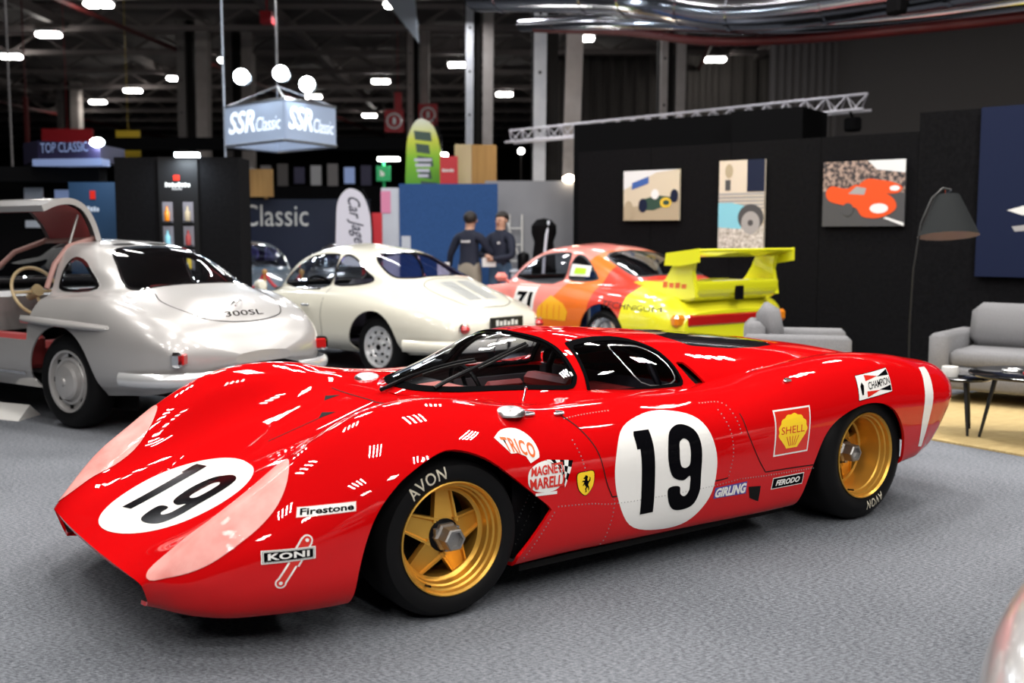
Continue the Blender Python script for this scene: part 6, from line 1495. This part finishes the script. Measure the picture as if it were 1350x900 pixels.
# ------------------------------------------------------------------ the two men
mat('skin', (.52, .30, .21), .5); mat('hair_dark', (.012, .008, .006), .6); mat('jacket_navy', (.008, .012, .030), .8); mat('trouser_beige', (.30, .27, .22), .8); mat('jeans', (.06, .11, .19), .85); mat('shoe_black', (.01, .01, .01), .4); mat('paper', (.75, .75, .75), .6)
def person(loc, rz, label, arms, legs_mat, head_turn):
    """skinned skeleton, local +y is where the body faces"""
    N = []; E = []; R = []; LB = []
    def v(p, r, lab): N.append(p); R.append(r); LB.append(lab); return len(N) - 1
    def e(a, b): E.append((a, b))
    pel = v((0, 0, .92), .150, 'leg'); wa = v((0, 0, 1.06), .140, 'top'); chs = v((0, .01, 1.25), .160, 'top'); nb = v((0, -.01, 1.40), .085, 'top'); nk = v((0, .0, 1.46), .056, 'skin')
    e(pel, wa); e(wa, chs); e(chs, nb); e(nb, nk)
    hb = v((.01 * head_turn, .01, 1.53), .072, 'skin'); hm = v((.02 * head_turn, .015, 1.60), .088, 'skin'); ht = v((.02 * head_turn, .005, 1.665), .070, 'skin'); e(nk, hb); e(hb, hm); e(hm, ht)
    for s, (el, wr) in zip((-1, 1), arms):
        sh = v((s * .175, 0, 1.36), .072, 'top'); e(nb, sh); el_ = v(el, .052, 'top'); e(sh, el_); w_ = v(wr, .036, 'top'); e(el_, w_)
        d = (Vector(wr) - Vector(el)).normalized(); pm = v(tuple(Vector(wr) + d * .075), .034, 'skin'); e(w_, pm)
        side = d.cross(Vector((0, 0, 1))).normalized() if abs(d.z) < .95 else Vector((1, 0, 0)); nrm = d.cross(side)
        for k, ln in zip((-1.5, -.5, .5, 1.5), (.055, .07, .075, .065)):
            b = Vector(wr) + d * .085 + side * .017 * k
            f1 = v(tuple(b + d * ln * .5), .010, 'skin'); f2 = v(tuple(b + d * ln * .9 + nrm * .02), .008, 'skin'); e(pm, f1); e(f1, f2)
        th = v(tuple(Vector(wr) + d * .05 + side * -.05), .011, 'skin'); e(w_, th); th2 = v(tuple(Vector(wr) + d * .085 + side * -.06 + nrm * .015), .009, 'skin'); e(th, th2)
    for s in (-1, 1):
        hp = v((s * .095, 0, .84), .105, 'leg'); kn = v((s * .105, .015, .48), .066, 'leg'); an = v((s * .11, -.01, .10), .046, 'leg'); ft = v((s * .12, .04, .045), .045, 'shoe'); to = v((s * .13, .16, .035), .035, 'shoe')
        e(pel, hp); e(hp, kn); e(kn, an); e(an, ft); e(ft, to)
    me = bpy.data.meshes.new('b'); me.from_pydata(N, E, []); ob = bpy.data.objects.new('b', me); COL.objects.link(ob)
    md = ob.modifiers.new('s', 'SKIN'); md.use_smooth_shade = True
    for i, sv in enumerate(me.skin_vertices[0].data): sv.radius = (R[i], R[i] * (.78 if LB[i] == 'top' and R[i] > .12 else 1)); sv.use_root = (i == 0)
    sb = ob.modifiers.new('u', 'SUBSURF'); sb.levels = 2; sb.render_levels = 2
    dg = bpy.context.evaluated_depsgraph_get(); nm = bpy.data.meshes.new_from_object(ob.evaluated_get(dg)); bpy.data.objects.remove(ob)
    nm.materials.clear()
    for m_ in ('skin', 'jacket_navy', legs_mat, 'shoe_black'): nm.materials.append(M(m_))
    ids = {'skin': 0, 'top': 1, 'leg': 2, 'shoe': 3}; P = np.array(N)
    for p in nm.polygons:
        c = np.array(p.center); best = (9e9, 'top')
        for a, b in E:
            pa, pb = P[a], P[b]; u = np.clip((c - pa) @ (pb - pa) / ((pb - pa) @ (pb - pa)), 0, 1); d = np.linalg.norm(c - pa - u * (pb - pa)) - (R[a] + u * (R[b] - R[a]))
            if d < best[0]: best = (d, LB[b] if LB[b] != 'top' and u > .35 else LB[a] if u < .5 else LB[b])
        p.material_index = ids[best[1]]; p.use_smooth = True
    t = bpy.data.objects.new('person', nm); COL.objects.link(t); t.location = loc; t.rotation_euler = (0, 0, rz); tag(t, label, 'person')
    hx = .02 * head_turn
    hv = MB().ball((hx, -.012, 1.635), .098, 20, (1, 1.08, 1.0)); hv.V = [(x, y, z) if not (y > .045 and z < 1.665) and z > 1.56 else (hx + (x - hx) * .6, min(y, .02), max(z, 1.56)) for x, y, z in hv.V]; hv.build('hair', 'hair_dark', t, True)
    MB().ball((hx, .108, 1.585), .016, 8, (.8, 1, 1.3)).build('nose', 'skin', t, True); MB().box((hx, .098, 1.548), (.042, .012, .008), 0, .003).build('mouth', 'seat_red', t, True)
    for s in (-1, 1): MB().ball((hx + s * .032, .092, 1.61), .010, 8).build('eye', 'hair_dark', t, True); MB().ball((hx + s * .088, .01, 1.595), .022, 8, (.5, .8, 1.2)).build('ear', 'skin', t, True)
    MB().lathe([(.075, 1.42), (.068, 1.46), (.060, 1.465)], 'z', 20, (0, -.002, 0)).build('collar', 'jacket_navy', t, True)
    return t
p1 = person((-.60, 15.0, 0), -.35, 'man in navy jacket and beige trousers seen from behind', [((-.30, .02, 1.12), (-.36, .12, .92)), ((.29, .10, 1.12), (.20, .30, 1.10))], 'trouser_beige', 1)
v_, q_, a_ = text2d('#5'); mesh('jacket_print', [(.07 - a * .14, -.148, 1.29 + b * .035) for a, b in v_], q_[:, ::-1] if False else q_, 'paper', p1, False)
p2 = person((-.16, 15.05, 0), 2.55, 'man in navy jacket and jeans holding papers, facing the other', [((-.27, .10, 1.10), (-.05, .27, 1.06)), ((.27, .10, 1.10), (.05, .28, 1.10))], 'jeans', -1)
mesh('jacket_logo', [(-.09, .150, 1.27), (-.05, .155, 1.27), (-.05, .155, 1.30), (-.09, .15, 1.30)], [(0, 1, 2, 3)], 'paper', p2, False)
tag(MB().box((-.97, 15.06, .90), (.17, .02, .22), .2).build('paper_sheet', 'paper'), 'white papers in the left hand of the man seen from behind', 'paper')
tag(MB().box((-.32, 14.80, 1.02), (.20, .04, .13), .5).build('paper_sheet', 'paper'), 'white papers held by the man in jeans', 'paper')

# ------------------------------------------------------------------ cars and rope barrier farther back
mat('far_blue_paint', (.05, .08, .11), .3, coat=1.0); mat('far_black_paint', (.012, .012, .014), .3, coat=1.0)
def headlamps(t):
    for s in (1, -1):
        l = MB().lathe([(.001, .03), (.05, .025), (.085, .0), (.095, -.03)], 'x', 20).build('headlamp', 'chrome', t, True, loc=(2.86, s * .56, .58))
fa = rear_engined_coupe('far_blue_paint', (-4.95, 18.6, 0), math.radians(-62), 'dark blue coupe in the shade beside the black cabinet'); headlamps(fa)
fb = rear_engined_coupe('far_black_paint', (-2.62, 18.9, 0), math.radians(-90), 'black coupe in the shade under the navy lettered wall'); headlamps(fb)
for i, x in enumerate((-3.85, -3.35, -2.85)):
    t = MB().lathe([(.13, 0), (.13, .02), (.02, .04), (.02, .86), (.035, .88), (.035, .92), (.001, .94)], 'z', 16, (x, 14.4, 0)).build('barrier_post', 'ply_orange', None, True); tag(t, ('left', 'middle', 'right')[i] + ' post of the red rope barrier', 'post', 'rope barrier posts')
for i, x in enumerate((-3.85, -3.35)):
    tag(MB().tube([(x + .5 * u, 14.4, .88 - .9 * u * (1 - u)) for u in np.linspace(0, 1, 14)], .022, 8).build('barrier_rope', 'sign_red', None, True), ('left', 'right')[i] + ' red rope hanging between the barrier posts', 'rope', 'barrier ropes')
